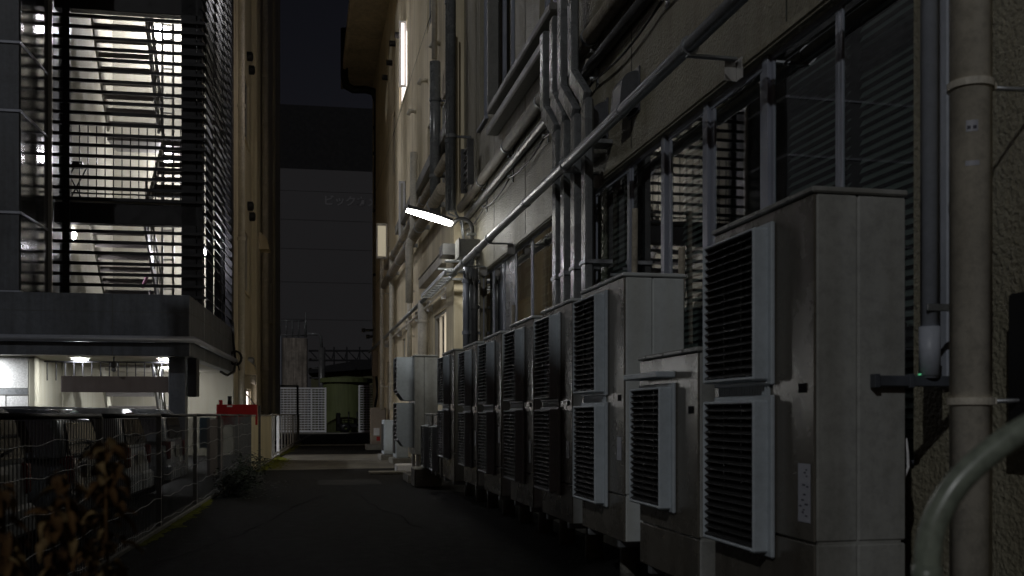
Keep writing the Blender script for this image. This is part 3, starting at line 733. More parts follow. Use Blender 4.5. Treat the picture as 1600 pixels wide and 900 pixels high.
t = thing('cable_bundle', 'bundle of thin cables looping from the lamp arm down the pilaster', 'cable', (2.5, 17.2, 4))
k = MB(); r = random.Random(2)
for i in range(5):
    o = r.uniform(-.08, .08)
    k.tube([(2.5+o*.3, 17.3+o, 8.0), (2.5+o*.3, 17.3+o, 5.0), (2.5+o, 17.2, 4.7), (2.62, 16.95+o, 4.55), (2.66, 16.9+o, 4.1)], .014, 6)
obj('cable', k, M_GAL, t)

t = thing('loose_cable', 'thin black cable sagging between clamps under the upper lagged pipes of the near wall', 'cable', (2.6, 10, 4))
k = MB(); yy = [3.5, 7.3, 9.2, 11.2, 13.2, 15.2, 17.2]
for a_, b_ in zip(yy, yy[1:]):
    k.tube([(2.7, a_+(b_-a_)*i/8, zl-.16-.07*math.sin(PI*i/8)) for i in range(9)], .012, 6)
obj('cable', k, M_BLK, t)
t = thing('loose_cable', 'thin pale cable running along the top of the long conduit', 'cable', (2.4, 9, 4))
k = MB(); yy = [3.0, 6.0, 9.1, 13.1, 15.2]
for a_, b_ in zip(yy, yy[1:]): k.tube([(XC+.03, a_+(b_-a_)*i/8, ZC+.062-.012*math.sin(PI*i/8)) for i in range(9)], .009, 6)
obj('cable', k, M_PVC, t)
# big black downpipe at the far corner
t = thing('rain_pipe', 'thick black rain pipe with an elbow under the eaves at the far corner', 'pipe', (2.3, 40, 0))
ydp = 40.5
def wp(x, y): q = at(x, y, Y=ydp); return (q.x, q.y, q.z)
pts = [wp(538, 45), wp(538, 120), wp(541, 134), wp(552, 140), wp(572, 140), wp(585, 144), wp(590, 160), wp(590, 330)]
obj('pipe', MB().tube(pts, [.15]*8, 14), M_BLK, t)
obj('lower_pipe', MB().tube([wp(590, 322), wp(590, 500), wp(590, 530), wp(596, 545)], [.17, .17, .2, .2], 14), M_LAG, t)
k = MB()
for y in (200, 240, 330, 430): q = wp(590, y); ring(k, q, .16, 'z', .05, .03)
obj('collar', k, M_BLK, t)
t = thing('insulator_bracket', 'pair of short dark insulator arms sticking out from the far corner', 'bracket', (2, 40, 4))
k = MB()
for (xa, xb, y) in ((565, 585, 516), (572, 588, 526)): k.tube([wp(xa, y), wp(xb, y)], .05, 8); k.tube([wp(xa+3, y-3), wp(xa+3, y+3)], .07, 8)
obj('arm', k, M_PVD, t)
q = wp(583, 560)
t = thing('meter_box', 'pale narrow meter box high on the far corner above the cabinet', 'meter box', (2.1, 40, 3))
A = at(582, 588, Y=39); B_ = at(594, 548, Y=39)
obj('box', MB().cbox(A.x, B_.x+.1, 39, 39.4, A.z, B_.z, .02), M_CAB, t); obj('cable', MB().tube([(A.x+.15, 39.1, A.z), (A.x+.2, 39.1, A.z-.6), (A.x+.1, 39.1, 1.5)], .05, 6), M_BLK, t)
A = at(578, 698, Z=.12); 
t = thing('utility_cabinet', 'beige utility cabinet with a small red sticker on a concrete base at the far corner', 'cabinet', (A.x+.3, A.y, 0))
Yc = 34.0; a1 = at(579, 637, Y=Yc); a2 = at(603, 637, Y=Yc)
obj('body', MB().cbox(a1.x, a2.x, Yc, Yc+.4, .2, a1.z, .015), M_CAB, t)
obj('door', MB().cbox(a1.x+.03, a2.x-.03, Yc-.015, Yc-.001, .25, a1.z-.04, .005), M_CAB, t)
obj('sticker', MB().box(a1.x+.2, a1.x+.32, Yc-.019, Yc-.016, .32, .46), M_RED, t); obj('sticker', MB().box(a1.x+.1, a1.x+.3, Yc-.019, Yc-.016, .5, .75), M_WHT, t, label='white notice')
obj('base', MB().cbox(a1.x-.15, a2.x+.1, Yc-.1, Yc+.6, 0, .2, .02), M_CON, t)

# ------------------------------------------------------------------ condenser units
def air_guide(parent, X, y0, y1, z0, z1, prot=.09, nsl=18):
    fr = MB(); tt = .018; r = .03
    # hollow rounded hood: four walls
    fr.cbox(X-prot, X, y0, y0+tt, z0, z1, .008); fr.cbox(X-prot, X, y1-tt, y1, z0, z1, .008)
    fr.cbox(X-prot+.001, X, y0+tt, y1-tt, z1-tt, z1-.001, .006); fr.cbox(X-prot+.001, X, y0+tt, y1-tt, z0+.001, z0+tt, .006)
    fr.cbox(X-.022, X-.001, y0-.035, y1+.015, z0-.02, z1+.022, .006)
    o = obj('air_guide', fr, M_ACG, parent)
    sl = MB(); n = nsl
    for i in range(n):
        z = z0+tt+(z1-z0-2*tt)*(i+.5)/n
        sl.add([(X-prot+.004, y0+tt, z-.012), (X-prot+.004, y1-tt, z-.012), (X-prot+.05, y1-tt, z+.014), (X-prot+.05, y0+tt, z+.014),
                (X-prot+.004, y0+tt, z-.008), (X-prot+.004, y1-tt, z-.008), (X-prot+.05, y1-tt, z+.018), (X-prot+.05, y0+tt, z+.018)],
               [(0,1,2,3), (7,6,5,4), (0,4,5,1), (3,2,6,7)])
    for i in (1, 2): y = y0+(y1-y0)*i/3; sl.box(X-prot+.03, X-prot+.05, y-.004, y+.004, z0+tt, z1-tt)
    obj('louvre', sl, M_GRL, o)
    return o
def make_unit(y0, wid=1.0, z0=.38, z1=2.1, XA=2.0, dep=.41, fans=2, label='', group='condenser units along the wall', seam=.68, paint=None):
    M_ACP = paint or globals()['M_ACP']
    t = thing('condenser_unit', label, 'air conditioner', (XA+dep/2, y0+wid/2, z0), group)
    y1 = y0+wid; xm = XA+dep*.47; gp = .0022
    c = MB()
    # end and back shells, split by a vertical seam and by the seam above the base
    for (za, zb) in ((z0, seam-.006), (seam+.006, z1-.03)):
        c.cbox(XA+.012, xm-gp, y0, y1, za, zb, .007); c.cbox(xm+gp, XA+dep, y0+.001, y1-.001, za, zb, .007)
    c.box(XA+.02, XA+dep-.02, y0+.008, y1-.008, z0+.01, z1-.035)
    obj('casing', c, M_ACP, t)
    f = MB()
    f.cbox(XA, XA+.0115, y0+.004, y1-.004, seam+.005, z1-.03, .004); f.cbox(XA+.001, XA+.0115, y0+.004, y1-.004, z0, seam-.005, .004)
    obj('front_panel', f, M_ACF, t)
    tp = MB(); tp.cbox(XA-.012, XA+dep+.006, y0-.008, y1+.008, z1-.026, z1, .007)
    for y in (y0+.2, y0+.5, y0+.8):
        if y < y1: tp.cbox(XA-.018, XA-.012, y-.012, y+.012, z1-.02, z1-.004, .002)
    obj('top_panel', tp, M_ACP, t)
    # fan recess, dark, and ribbed coil strip between the guides
    gy0 = y0+wid*.37; gy1 = y1-.06
    if fans == 2:
        gz = [(1.35, 2.02), (.595, 1.264)]
        d = MB(); 
        for i in range(20): yy = gy0+.02+(gy1-gy0-.04)*i/19; d.box(XA-.012, XA-.001, yy-.004, yy+.004, 1.285, 1.33)
        obj('rib_strip', d, M_ACG, t)
    else:
        gz = [(z1-.88, z1-.2)]
    for (a, b_) in gz:
        obj('fan_recess', MB().lathe([(0, -.0), (.27, 0), (.27, .004), (0, .004)], (XA-.006, (gy0+gy1)/2, (a+b_)/2), 28, False, 'x'), M_PIT, t)
        bk = MB(); bk.box(XA-.0045, XA-.001, gy0+.02, gy1-.02, a+.02, b_-.02); obj('fan_backing', bk, M_PIT, t)
        air_guide(t, XA, gy0, gy1, a, b_)
    # handle recess
    hb = MB(); hb.cbox(XA-.004, XA+.0, y0+.06, y0+.13, 1.29 if fans == 2 else z1-.35, 1.33 if fans == 2 else z1-.31, .002)
    obj('handle_recess', hb, M_PIT, t)
    # base rails
    for yy in (y0+.12, y1-.18): obj('foot_rail', MB().cbox(XA+.01, XA+dep-.01, yy, yy+.06, z0-.05, z0-.001, .004), M_GAL, t)
    return t
lab1 = 'tall two-fan condenser unit nearest to the camera, with a rating sticker low on its front'
u1 = make_unit(3.67, 1.0, .3, 2.12, label=lab1)
# sticker and vague embossed badge on the first one
obj('rating_sticker', MB().box(1.9965, 1.9985, 3.70, 3.80, .76, 1.0), M_STK, u1)
k = MB(); r = random.Random(8)
for i in range(12): y = 3.71+r.random()*.06; z = .78+r.random()*.2; k.box(1.995, 1.9963, y, y+r.uniform(.01, .025), z, z+.006)
obj('sticker_print', k, M_INK, u1.children[-1])
u2 = make_unit(6.11, 1.0, .38, 2.115, paint=M_ACP2, label='two-fan condenser unit with a broad end face lightened as if lit, just beyond the low single-fan unit')
posl = [(7.39, 'two-fan condenser unit third from the camera among the tall ones'),
        (8.73, 'two-fan condenser unit fourth from the camera among the tall ones, under the down ducts'),
        (10.23, 'two-fan condenser unit fifth from the camera, at the near end of the second window strip'),
        (11.74, 'two-fan condenser unit sixth from the camera among the tall ones')]
for y, lab in posl: dup(u2, (0, y-6.11, -.035 if y > 10 else -.02), lab)
u7 = make_unit(13.4, 1.15, .29, 2.1, XA=1.97, label='tall two-fan condenser unit with a dark end face, farthest of the close row')
b1 = make_unit(4.88, .93, .3, 1.555, fans=1, seam=.55, label='low single-fan condenser unit between the two nearest tall ones', group='single-fan condensers')
obj('guide_cover', MB().cbox(1.885, 2.0, 5.2, 5.78, 1.405, 1.44, .006), M_ACG, b1)
s1 = make_unit(14.75, .85, .3, 1.22, XA=1.97, dep=.33, fans=1, seam=.42, label='small single-fan condenser just beyond the close row, nearer of two', group='single-fan condensers')
s2 = dup(s1, (0.0, 1.1, 0), 'small single-fan condenser just beyond the close row, farther of two')
# pale unit with snow hoods farther on
YB = 17.4
t = thing('condenser_unit', 'pale grey two-fan condenser with two big slanted hoods under the lit window', 'air conditioner', (2.05, 17.9, .5), 'condenser units along the wall')
obj('casing', MB().cbox(1.86, 2.03, YB, YB+1.0, .5, 2.22, .01).cbox(2.034, 2.27, YB+.001, YB+.999, .5, 2.22, .01), M_ACP, t)
obj('top_panel', MB().cbox(1.85, 2.28, YB-.01, YB+1.01, 2.221, 2.25, .006), M_ACP, t)
for (za, zb) in ((1.45, 2.22), (.62, 1.41)):
    h = MB(); pr = [(1.858, za), (1.858, zb), (1.57, zb), (1.57, za+.18), (1.7, za)]
    h.prism(pr, 'y', YB+.25, YB+.27); h.prism(pr, 'y', YB+.93, YB+.95); h.box(1.57, 1.858, YB+.27, YB+.93, zb-.015, zb)
    ho = obj('hood', h, M_ACG, t); s = MB()
    for i in range(9): z = za+.12+i*(zb-za-.15)/9; s.prism([(1.58, z), (1.63, z+.05), (1.63, z+.045), (1.58, z-.005)], 'y', YB+.27, YB+.93)
    obj('louvre', s, M_BLK, ho)
obj('leg', MB().cbox(1.9, 1.96, YB+.1, YB+.16, .15, .499, .005).cbox(2.15, 2.2, YB+.1, YB+.16, .15, .499, .005).cbox(1.9, 1.96, YB+.8, YB+.86, .15, .499, .005), M_WHT, t)
obj('base', MB().cbox(1.75, 2.3, YB, YB+1, 0, .15, .01), M_CON, t)
# small distant units
t = thing('condenser_unit', 'small slim pale condenser standing beside the beige cabinet', 'air conditioner', (2.2, 27, 0), 'small far condensers')
a1 = at(600, 700, Y=26.5); a2 = at(612, 655, Y=26.5)
obj('casing', MB().cbox(a1.x, a2.x+.1, 26.5, 27.3, .15, 1.06, .01), M_ACG, t); obj('front_grille', MB().cbox(a1.x-.03, a1.x-.001, 26.6, 27.1, .25, .95, .01), M_GRL, t)
obj('base', MB().cbox(a1.x-.1, a2.x+.2, 26.3, 27.4, 0, .14, .01), M_CON, t)
dup(t, (.12, -2.2, 0), 'small slim pale condenser nearer than its twin beside the beige cabinet')
obj('concrete_block', MB().cbox(1.75, 2.2, 16.35, 16.95, 0, .32, .02), M_CON, label='dark concrete block at the near side of the hooded condenser', cat='block')
obj('white_block', MB().cbox(1.85, 2.35, 20.8, 21.3, 0, .16, .02), M_WHT, label='low white block on the ground beyond the hooded condenser', cat='block')
ru = [o for o in bpy.data.objects if o.type == 'EMPTY' and o.name.startswith('condenser_unit')]
rv = random.Random(77)
for o_ in ru:
    y_ = WL[o_.name].y
    if not 5.5 < y_ < 13.3 or o_ is b1: continue
    k = MB(); z_ = rv.uniform(.72, .95); h_ = rv.uniform(.12, .22); yy_ = y_-.5+rv.uniform(.04, .1)
    k.box(1.9965, 1.9985, yy_, yy_+.09, z_, z_+h_)
    obj('rating_sticker', k, M_STK, o_)
    k = MB(); k.cbox(2.42, 2.5, y_-.1+rv.uniform(-.2, .2), y_+.05, .5, 1.5+rv.uniform(-.2, .2), .02); 
    yb_ = y_+rv.uniform(-.3, .3)
    obj('refrigerant_pipe', MB().tube([(2.41, yb_, .6), (2.5, yb_, .6), (2.56, yb_, .7), (2.58, yb_, 2.0+rv.uniform(-.3, .9))], .025, 8), M_LAG, o_)
# rack rail and concrete feet under the row
t = thing('rack_rail', 'steel rail carrying the condenser row on concrete feet', 'rail', (2.38, 9, .27))
obj('rail', MB().cbox(2.33, 2.43, 5.9, 14.8, .262, .325, .005), M_GAL, t)
nf = 0; r = random.Random(4); fy_ = 4.3
ordn = ['first', 'second', 'third', 'fourth', 'fifth', 'sixth', 'seventh', 'eighth', 'ninth', 'tenth', 'eleventh', 'twelfth', 'thirteenth', 'fourteenth', 'fifteenth']
while fy_ < 14.6:
    X = 2.38+r.uniform(-.02, .02)
    obj('support_block', MB().lathe([(0, 0), (.078, 0), (.075, .24), (.07, .26), (0, .26)], (X, fy_, 0), 18, True), M_CON,
        label='round concrete block under the condenser row, %s from the camera' % ordn[nf], cat='support block', group='support blocks under the condensers')
    nf += 1; fy_ += .93
t = thing('drain_cover', 'flat concrete drain cover on the asphalt beside the row of units', 'drain cover', (1.6, 20, 0))
A = at(577, 741, Z=0); B_ = at(637, 741, Z=0)
obj('cover', MB().cbox(A.x, B_.x, A.y-.15, A.y+.35, .002, .05, .008), M_CON, t)

# ------------------------------------------------------------------ left side: stair tower on a carport
L = 'L'; XL = -3.2; YT = 24.3; YF = 21.9; YBK = 30.5
tower = thing('stair_tower', 'charcoal stair tower with black horizontal louvres over an open ground floor', 'building', (-6, 26, 0), fr=L)
# fascia
fa = MB(); fa.cbox(-14, XL, YF, YF+.25, 2.44, 3.73, .01); fa.cbox(XL-.25, XL, YF+.252, YBK, 2.44, 3.73, .01)
obj('fascia', fa, M_CHP, tower, L)
k = MB()
for z in (3.35,): k.box(-14, XL+.002, YF-.003, YF+.01, z, z+.008); k.box(XL-.01, XL+.003, YF+.01, YBK, z, z+.008)
for x in (-4.75, -7.6): k.box(x, x+.01, YF-.003, YF+.01, 2.44, 3.73)
obj('panel_joint', k, M_JNT, tower, L)
k = MB(); k.box(XL-.01, XL+.003, 24.2, 24.215, 2.44, 3.73); k.box(XL-.01, XL+.003, 27.3, 27.315, 2.44, 3.73); obj('panel_joint', k, M_ALU, tower, L)
k = MB(); k.tube([(-14, YF-.1, 2.78), (XL+.1, YF-.1, 2.78), (XL+.1, YBK-.3, 2.78)], .065, 12)
obj('gutter_pipe', k, M_ALU, tower, L)
obj('soffit', MB().box(-14, XL-.252, YF+.252, YBK, 2.45, 2.5), M_INW, tower, L)
obj('slab', MB().box(-14, XL-.252, YF+.252, YBK, 3.6, 3.7), M_CHP, tower, L)
# back wall all the way up, and the far wall of the ground floor
k = MB(); k.box(-14, XL-.01, YBK, YBK+.3, 0, 24)
obj('back_wall', k, M_INW, tower, L)
k = MB(); k.box(-14, -6.65, 22.75, 23.0, 0, 2.44); tw = obj('tile_wall', k, M_TIL, tower, L)
k = MB()
for z in (1.62, 1.76): k.box(-14, -6.65, 22.742, 22.76, z, z+.012)
for x in (-7.6, -8.9): k.box(x, x+.012, 22.742, 22.76, 1.77, 2.44)
for x in (-7.1, -8.3): k.box(x, x+.012, 22.742, 22.76, 0, 1.62)
obj('tile_joint', k, M_JNT, tw, L); obj('tile_band', MB().box(-14, -6.649, 22.744, 22.752, 1.632, 1.76), M_PVC, tw, L)
k = MB(); k.cbox(-3.71, -3.36, 22.4, 22.75, 0, 2.44, .01); obj('column', k, M_CHP, tower, L)
k = MB(); k.cbox(-6.62, -6.5, 22.7, 23.0, 0, 2.44, .01); obj('column', k, M_INW, tower, L, label='pale post at the tile wall end')
# dark block to the left of the stairs
k = MB(); k.cbox(-14, -6.66, 22.2, 30.4, 3.73, 20, .01); obj('dark_cladding', k, M_CHP, tower, L)
k = MB(); 
zs = [at(20, yy, L, Y=22.2).z for yy in (458, 332, 173, 66)]
zs = [3.76]+zs[1:]+[12.6, 15.2, 17.8]
for i in range(len(zs)-1): k.cbox(-6.66, -6.635, 22.23, 24.25, zs[i]+.03, zs[i+1]-.03, .006)
obj('side_panel', k, M_CHG, tower, L)
k = MB()
for z in zs: k.cbox(-14, -6.62, 22.17, 22.2, z-.028, z+.028, .004); k.cbox(-6.659, -6.62, 22.2, 24.25, z-.028, z+.028, .004)
obj('cladding_strip', k, M_ALU, tower, L)
k = MB(); k.cbox(-6.64, -6.55, 24.15, 24.25, 3.73, 20, .01); obj('corner_post', k, M_ALP, tower, L)
# louvre frame and slats
zbeam = [(at(200, 350, L, Y=YT).z, at(200, 318, L, Y=YT).z), (at(200, 18, L, Y=YT).z, at(200, 18, L, Y=YT).z+.55)]
for a, b_ in zbeam: obj('floor_beam', MB().cbox(-6.55, -3.25, YT+.02, YT+.3, a, b_, .01), M_BLK, tower, L)
k = MB(); k.cbox(-6.36, -6.2, YT-.02, YT+.12, 3.73, 20, .006); obj('mullion', k, M_BLK, tower, L)
k = MB(); k.cbox(-3.74, -3.405, YT+.02, YT+.24, 3.73, 20, .006); k.cbox(-3.38, -3.27, YT+.02, YT+.4, 3.73, 20, .006)
obj('corner_screen', k, M_BLK, tower, L)
k = MB(); z = 3.95; i = 0
while z < 19:
    if not (zbeam[0][0]-.05 < z < zbeam[0][1]+.02 or zbeam[1][0]-.05 < z < zbeam[1][1]+.02):
        k.cbox(-6.55, -3.2, YT-.07, YT-.0, z-.036, z+.036, .004)
    z += .2475
obj('front_louvre', k, M_BLK, tower, L)
# side louvre: sloping blades, with dark uprights behind
k = MB(); z = 3.95
while z < 19:
    k.add([(-3.2, YT-.05, z-.02), (-3.2, YBK-.05, z-.02), (-3.32, YBK-.05, z+.1), (-3.32, YT-.05, z+.1),
           (-3.185, YT-.05, z-.005), (-3.185, YBK-.05, z-.005), (-3.305, YBK-.05, z+.115), (-3.305, YT-.05, z+.115)],
          [(0,1,2,3), (7,6,5,4), (0,4,5,1), (3,2,6,7), (0,3,7,4), (1,5,6,2)])
    z += .2475
obj('side_louvre', k, mat('louvre_blade', (.012, .012, .012), .7, var=.2, spec=.15), tower, L)
k = MB()
for y in (24.9, 26.7, 28.4, 29.3): k.cbox(-3.5, -3.34, y, y+.3, 3.73, 20, .01)
k.cbox(-3.5, -3.19, 30.06, 30.49, 3.73, 20, .01)
obj('side_mullion', k, M_BLK, tower, L)
# railing behind the front louvre at the upper floor
k = MB(); zr0, zr1 = at(200, 312, L, Y=YT+.5).z, at(200, 198, L, Y=YT+.5).z; x = -6.5
while x < -3.75: k.box(x, x+.022, YT+.48, YT+.5, zr0, zr1); x += .19
k.cbox(-6.55, -3.7, YT+.46, YT+.52, zr1, zr1+.05, .004); k.cbox(-6.55, -3.7, YT+.46, YT+.52, zr0+.1, zr0+.13, .004)
obj('railing', k, M_BLK, tower, L)
for (za) in (5.9, 11.2, 16.4):
    obj('floor_slab', MB().box(-6.6, -3.55, YT+.32, 25.6, za+.1, za+.35), M_INW, tower, L)
obj('lower_side_wall', MB().box(-6.72, -6.64, 23.01, YBK-.01, 0, 2.44), M_INW, tower, L)
obj('side_wall', MB().box(-6.63, -6.6, 25.3, YBK-.01, 0, 19.9), M_INW, tower, L)
# roof and side wall bits inside
obj('roof', MB().box(-14, XL, YT-.1, YBK, 20, 20.3), M_CHP, tower, L)
k = MB(); 
for x in (-6.2, -5.75, -5.3, -4.9): k.box(x, x+.01, YBK-.004, YBK+.01, 0, 20)
obj('wall_joint', k, mat('pale_joint', (.3, .28, .24), .8), tower, L)
# brown duct, hanging box, hooks
obj('brown_beam', MB().cbox(-5.92, -3.72, 22.5, 22.62, at(200, 613, L, Y=22.5).z, at(200, 588, L, Y=22.5).z, .006), M_BRN, fr=L,
    label='brown sheet metal beam spanning the open ground floor beside the column', cat='beam')
obj('wall_speaker', MB().cbox(-3.33, -3.12, 22.45, 22.8, at(300, 620, L, Y=22.5).z, 2.43, .02), M_BLK, fr=L, label='black box hanging under the fascia corner beside the column', cat='box')
q = at(178, 566, L, Y=22.3)
t = thing('pulley_hook', 'small pulley hook hanging under the fascia', 'hook', (q.x, q.y, q.z), fr=L)
obj('hook', MB().tube([(q.x, 22.3, 2.43), (q.x, 22.3, q.z)], .02, 6).lathe([(0, -.03), (.07, -.03), (.07, .03), (0, .03)], (q.x, 22.3, q.z-.05), 12, True, 'y').lathe([(0, -.02), (.05, -.02), (.05, .02), (0, .02)], (q.x, 22.3, q.z-.16), 12, True, 'y'), M_PVD, t, L)
k = MB(); x = -6.4
while x < -3.75: k.box(x, x+.02, 23.2, 23.22, 1.95, 2.38); x += .185
k.box(-6.45, -3.75, 23.19, 23.23, 2.35, 2.38)
obj('carport_grating', k, M_BLK, fr=L, label='row of thin black bars hanging behind the brown beam', cat='grating')

# stairs
def flight(lab, x0, x1, ya, za, yb, zb, n, rail=True):
    """from (ya,za) bottom to (yb,zb) top"""
    t = thing('staircase', lab, 'stairs', ((x0+x1)/2, ya, za), 'stair flights', L)
    tr = MB()
    for i in range(n):
        u = (i+.5)/n; y = ya+(yb-ya)*u; z = za+(zb-za)*u
        tr.cbox(x0+.06, x1-.06, y-.14, y+.14, z-.03, z+.01, .004)
        tr.cbox(x0+.06, x1-.06, y-.14, y-.125, z-.12, z-.03, .002)
    obj('tread', tr, M_STD, t, L)
    for x, m in ((x0, M_INW), (x1-.05, M_STG)):
        dr = Vector((0, yb-ya, zb-za)); n_ = Vector((0, -dr.z, dr.y)).normalized()*.17
        a = Vector((x, ya, za))-n_*1.1; b_ = Vector((x, yb, zb))-n_*1.1; c = b_+n_*2; e = a+n_*2
        s = MB(); s.add([a, b_, c, e, *(v+Vector((.05, 0, 0)) for v in (a, b_, c, e))], [(0,1,2,3), (7,6,5,4), (0,4,5,1), (1,5,6,2), (2,6,7,3), (3,7,4,0)])
        obj('stringer', s, m, t, L)
    if rail:
        r_ = MB(); r_.tube([(x1+.02, ya, za+.85), (x1+.02, yb, zb+.85)], .03, 8)
        r_.tube([(x1+.02, ya, za+.45), (x1+.02, yb, zb+.45)], .018, 8)
        for i in range(7): u = i/6; y = ya+(yb-ya)*u; z = za+(zb-za)*u; r_.tube([(x1+.02, y, z), (x1+.02, y, z+.85)], .016, 6)
        obj('handrail', r_, M_STG, t, L)
    return t
flight('stair flight with dark open treads behind the upper louvres, on the left', -6.25, -4.9, 28.3, 8.9, 25.9, 12.1, 11)
flight('stair flight rising on the right behind the upper railing', -4.8, -3.7, 25.9, 6.4, 28.3, 8.7, 9, False)
flight('stair flight behind the lower louvres, on the left', -6.2, -4.85, 28.3, 3.8, 25.9, 6.2, 9)
flight('ground floor stair flight behind the brown beam', -6.0, -4.7, 28.3, -.2, 25.6, 3.4, 10)
flight('topmost stair flight above the upper louvres', -4.8, -3.7, 25.9, 11.6, 28.3, 14.2, 9, False)
for (z, lab) in ((8.75, 'stair landing between the upper flights'), (3.75, 'stair landing at the lower flights'), (14.3, 'stair landing above the highest flight')):
    obj('stair_landing', MB().cbox(-6.3, -3.6, 28.4, 29.6, z-.12, z, .01), M_STG, fr=L, label=lab, cat='landing')
t = thing('lattice_post', 'grey steel lattice upright carrying the stairs', 'post', (-4.8, 28.3, 3.6), fr=L)
k = MB()
for x in (-4.88, -4.6): k.cbox(x, x+.06, 28.3, 28.36, 0, 16, .005)
for i in range(40): k.cbox(-4.82, -4.6, 28.31, 28.34, .2+i*.4, .24+i*.4, .004)
obj('upright', k, M_STG, t, L)
obj('pink_rail_wrap', MB().tube([at(222, 450, L, Y=26.2), at(230, 432, L, Y=26.2)], .04, 8), M_PNK, fr=L, label='pink wrapped handrail end behind the lowest louvres', cat='rail')
# scissor trolley thing on the landing
q = at(118, 255, L, Y=26.0)
t = thing('folding_trestle', 'dark folding trestle standing behind the railing at the left', 'trestle', (q.x, 26, q.z-1), fr=L)
k = MB(); zc = q.z; k.cbox(q.x-.45, q.x+.15, 26, 26.2, zc-.1, zc+.06, .02)
for s_ in (-1, 1):
    for o_ in (0, .3): k.tube([(q.x-.3+o_-s_*.25, 26.05, zc-1.1), (q.x-.3+o_+s_*.25, 26.05, zc-.1)], .018, 6)
obj('frame', k, M_BLK, t, L)

# stair lamps
def globe_lamp(x, y, Y, lab, rad=.16):
    q = at(x, y, L, Y=Y)
    t = thing('stair_lamp', lab, 'lamp', (q.x, Y, q.z), 'stair lamps', L)
    obj('globe', MB().lathe([(max(.001, rad*math.sin(PI*i/12)), -rad*math.cos(PI*i/12)) for i in range(13)], (q.x, Y, q.z), 20, True, 'y'), E_STR, t, L)
    obj('stem', MB().tube([(q.x, Y+rad, q.z), (q.x, Y+rad+.25, q.z)], .03, 8), M_WHT, t, L)
globe_lamp(254, 52, 29.8, 'round lamp blazing on the back wall of the top floor, at the right', .22)
globe_lamp(100, 93, 26.2, 'round lamp shining behind the upper louvres, at the left', .17)
globe_lamp(108, 366, 26.2, 'round lamp shining behind the lower louvres, at the left', .17)
globe_lamp(262, 252, 29.8, 'added round lamp brightening the back wall behind the right stair flight', .13)  # extra lamp added to fill the dim part of the stairwell
globe_lamp(268, 601, 29.6, 'round lamp on the ground floor hidden by the brown beam', .07)
globe_lamp(312, 395, 29.3, 'added hidden lamp brightening the lower floor from behind the corner screen', .17)  # out-of-sight lamp added to lift the lower floor brightness
globe_lamp(150, -120, 27.0, 'round lamp of the floor above the picture edge', .2)
# extra ones that light the floors not seen behind slabs
for (x, z, Y, lab) in ((-5.4, 17.5, 27, 'ceiling lamp of the floor above the frame'),):
    pass
for (x, y, lab) in ((125, 560, 'left round downlight in the ground floor soffit'), (260, 561, 'right round downlight in the ground floor soffit'), (0, 0, 'added unseen inner downlight brightening the ground floor'), (-1, 0, 'added unseen downlight brightening the tile wall')):  # last two are unseen, added to brighten the back and tile walls
    q = at(x, y, L, Z=2.44) if x > 0 else Vector((-4.6, 27.2, 2.44)) if x == 0 else Vector((-7.7, 22.35, 2.44))
    t = thing('downlight', lab, 'lamp', (q.x, q.y, 2.4), 'soffit downlights', L)
    obj('lens', MB().lathe([(0.001, -.03), (.15, -.03), (.17, -.001)], (q.x, q.y, 2.449), 20, False), E_SOF, t, L)
    obj('rim', MB().lathe([(.171, -.03), (.2, -.03), (.2, -.001)], (q.x, q.y, 2.449), 20, False), M_WHT, t, L)

# unseen block added left of the camera, sized so its shadow covers the alley
nb = thing('shadow_block', 'unseen grey block added left of the camera to shade the alley', 'building', (-13, 1, 0), fr='R')
k = MB(); k.cbox(-12, -9, -7.9, 9.4, 0, 12.4, .02); obj('wall', k, M_STF, nb)
k = MB(); k.cbox(-12.05, -8.95, -8.0, 9.5, 12.401, 12.48, .01); obj('roof', k, M_CHP, nb)
for z in (1, 4.2, 7.4):
    for y in (-3.5, -.5, 2.5): obj('window', MB().cbox(-9.02, -8.97, y, y+1.5, z, z+1.5, .01), M_CHG, nb)

# ------------------------------------------------------------------ left beige building
Y2 = 51.3
M_STL = mat('stucco_pale_beige', (.8, .74, .58), .75, var=.1, scale=.7, bump=.5, bscale=30, streak=.18, spec=.3)
beige = thing('beige_building', 'tall beige stucco building beyond the louvred stair tower', 'building', (-5, 40, 0), fr=L)
def ly(x): return at(x, 460, L, X=XL).y
def lz(x, y): return at(x, y, L, X=XL).z
LW = [(ly(381), ly(389), lz(385, 225), lz(385, 122)), (ly(381), ly(389), lz(385, 458), lz(385, 364)),
      (ly(412), ly(416), lz(414, 500), lz(414, 430)), (ly(411), ly(417), lz(414, 300), lz(414, 200)), (ly(421.5), ly(424.5), lz(423, 505), lz(423, 440)),
      (ly(385), ly(392), 1.0, lz(388, 608)), (ly(402.5), ly(405.5), 1.2, lz(404, 616)), (ly(411), ly(415), 1.0, lz(413, 622)), (ly(422), ly(425), 1.2, lz(424, 625)),
      (ly(411), ly(417), lz(414, 120), lz(414, 10))]
LW = [o for o in LW if o[3]-o[2] > .2]
k = MB(); wall_sheet(k, XL, YBK, Y2, 0, 26, LW, .16)
k.quad((XL, Y2, 0), (XL, Y2, 26), (-8, Y2, 26), (-8, Y2, 0)); k.quad((-8, YBK, 0), (-8, Y2, 0), (-8, Y2, 26), (-8, YBK, 26))
obj('wall', k, M_STL, beige, L)
obj('roof', MB().box(-8, XL, YBK, Y2, 26, 26.3), M_CHP, beige, L)
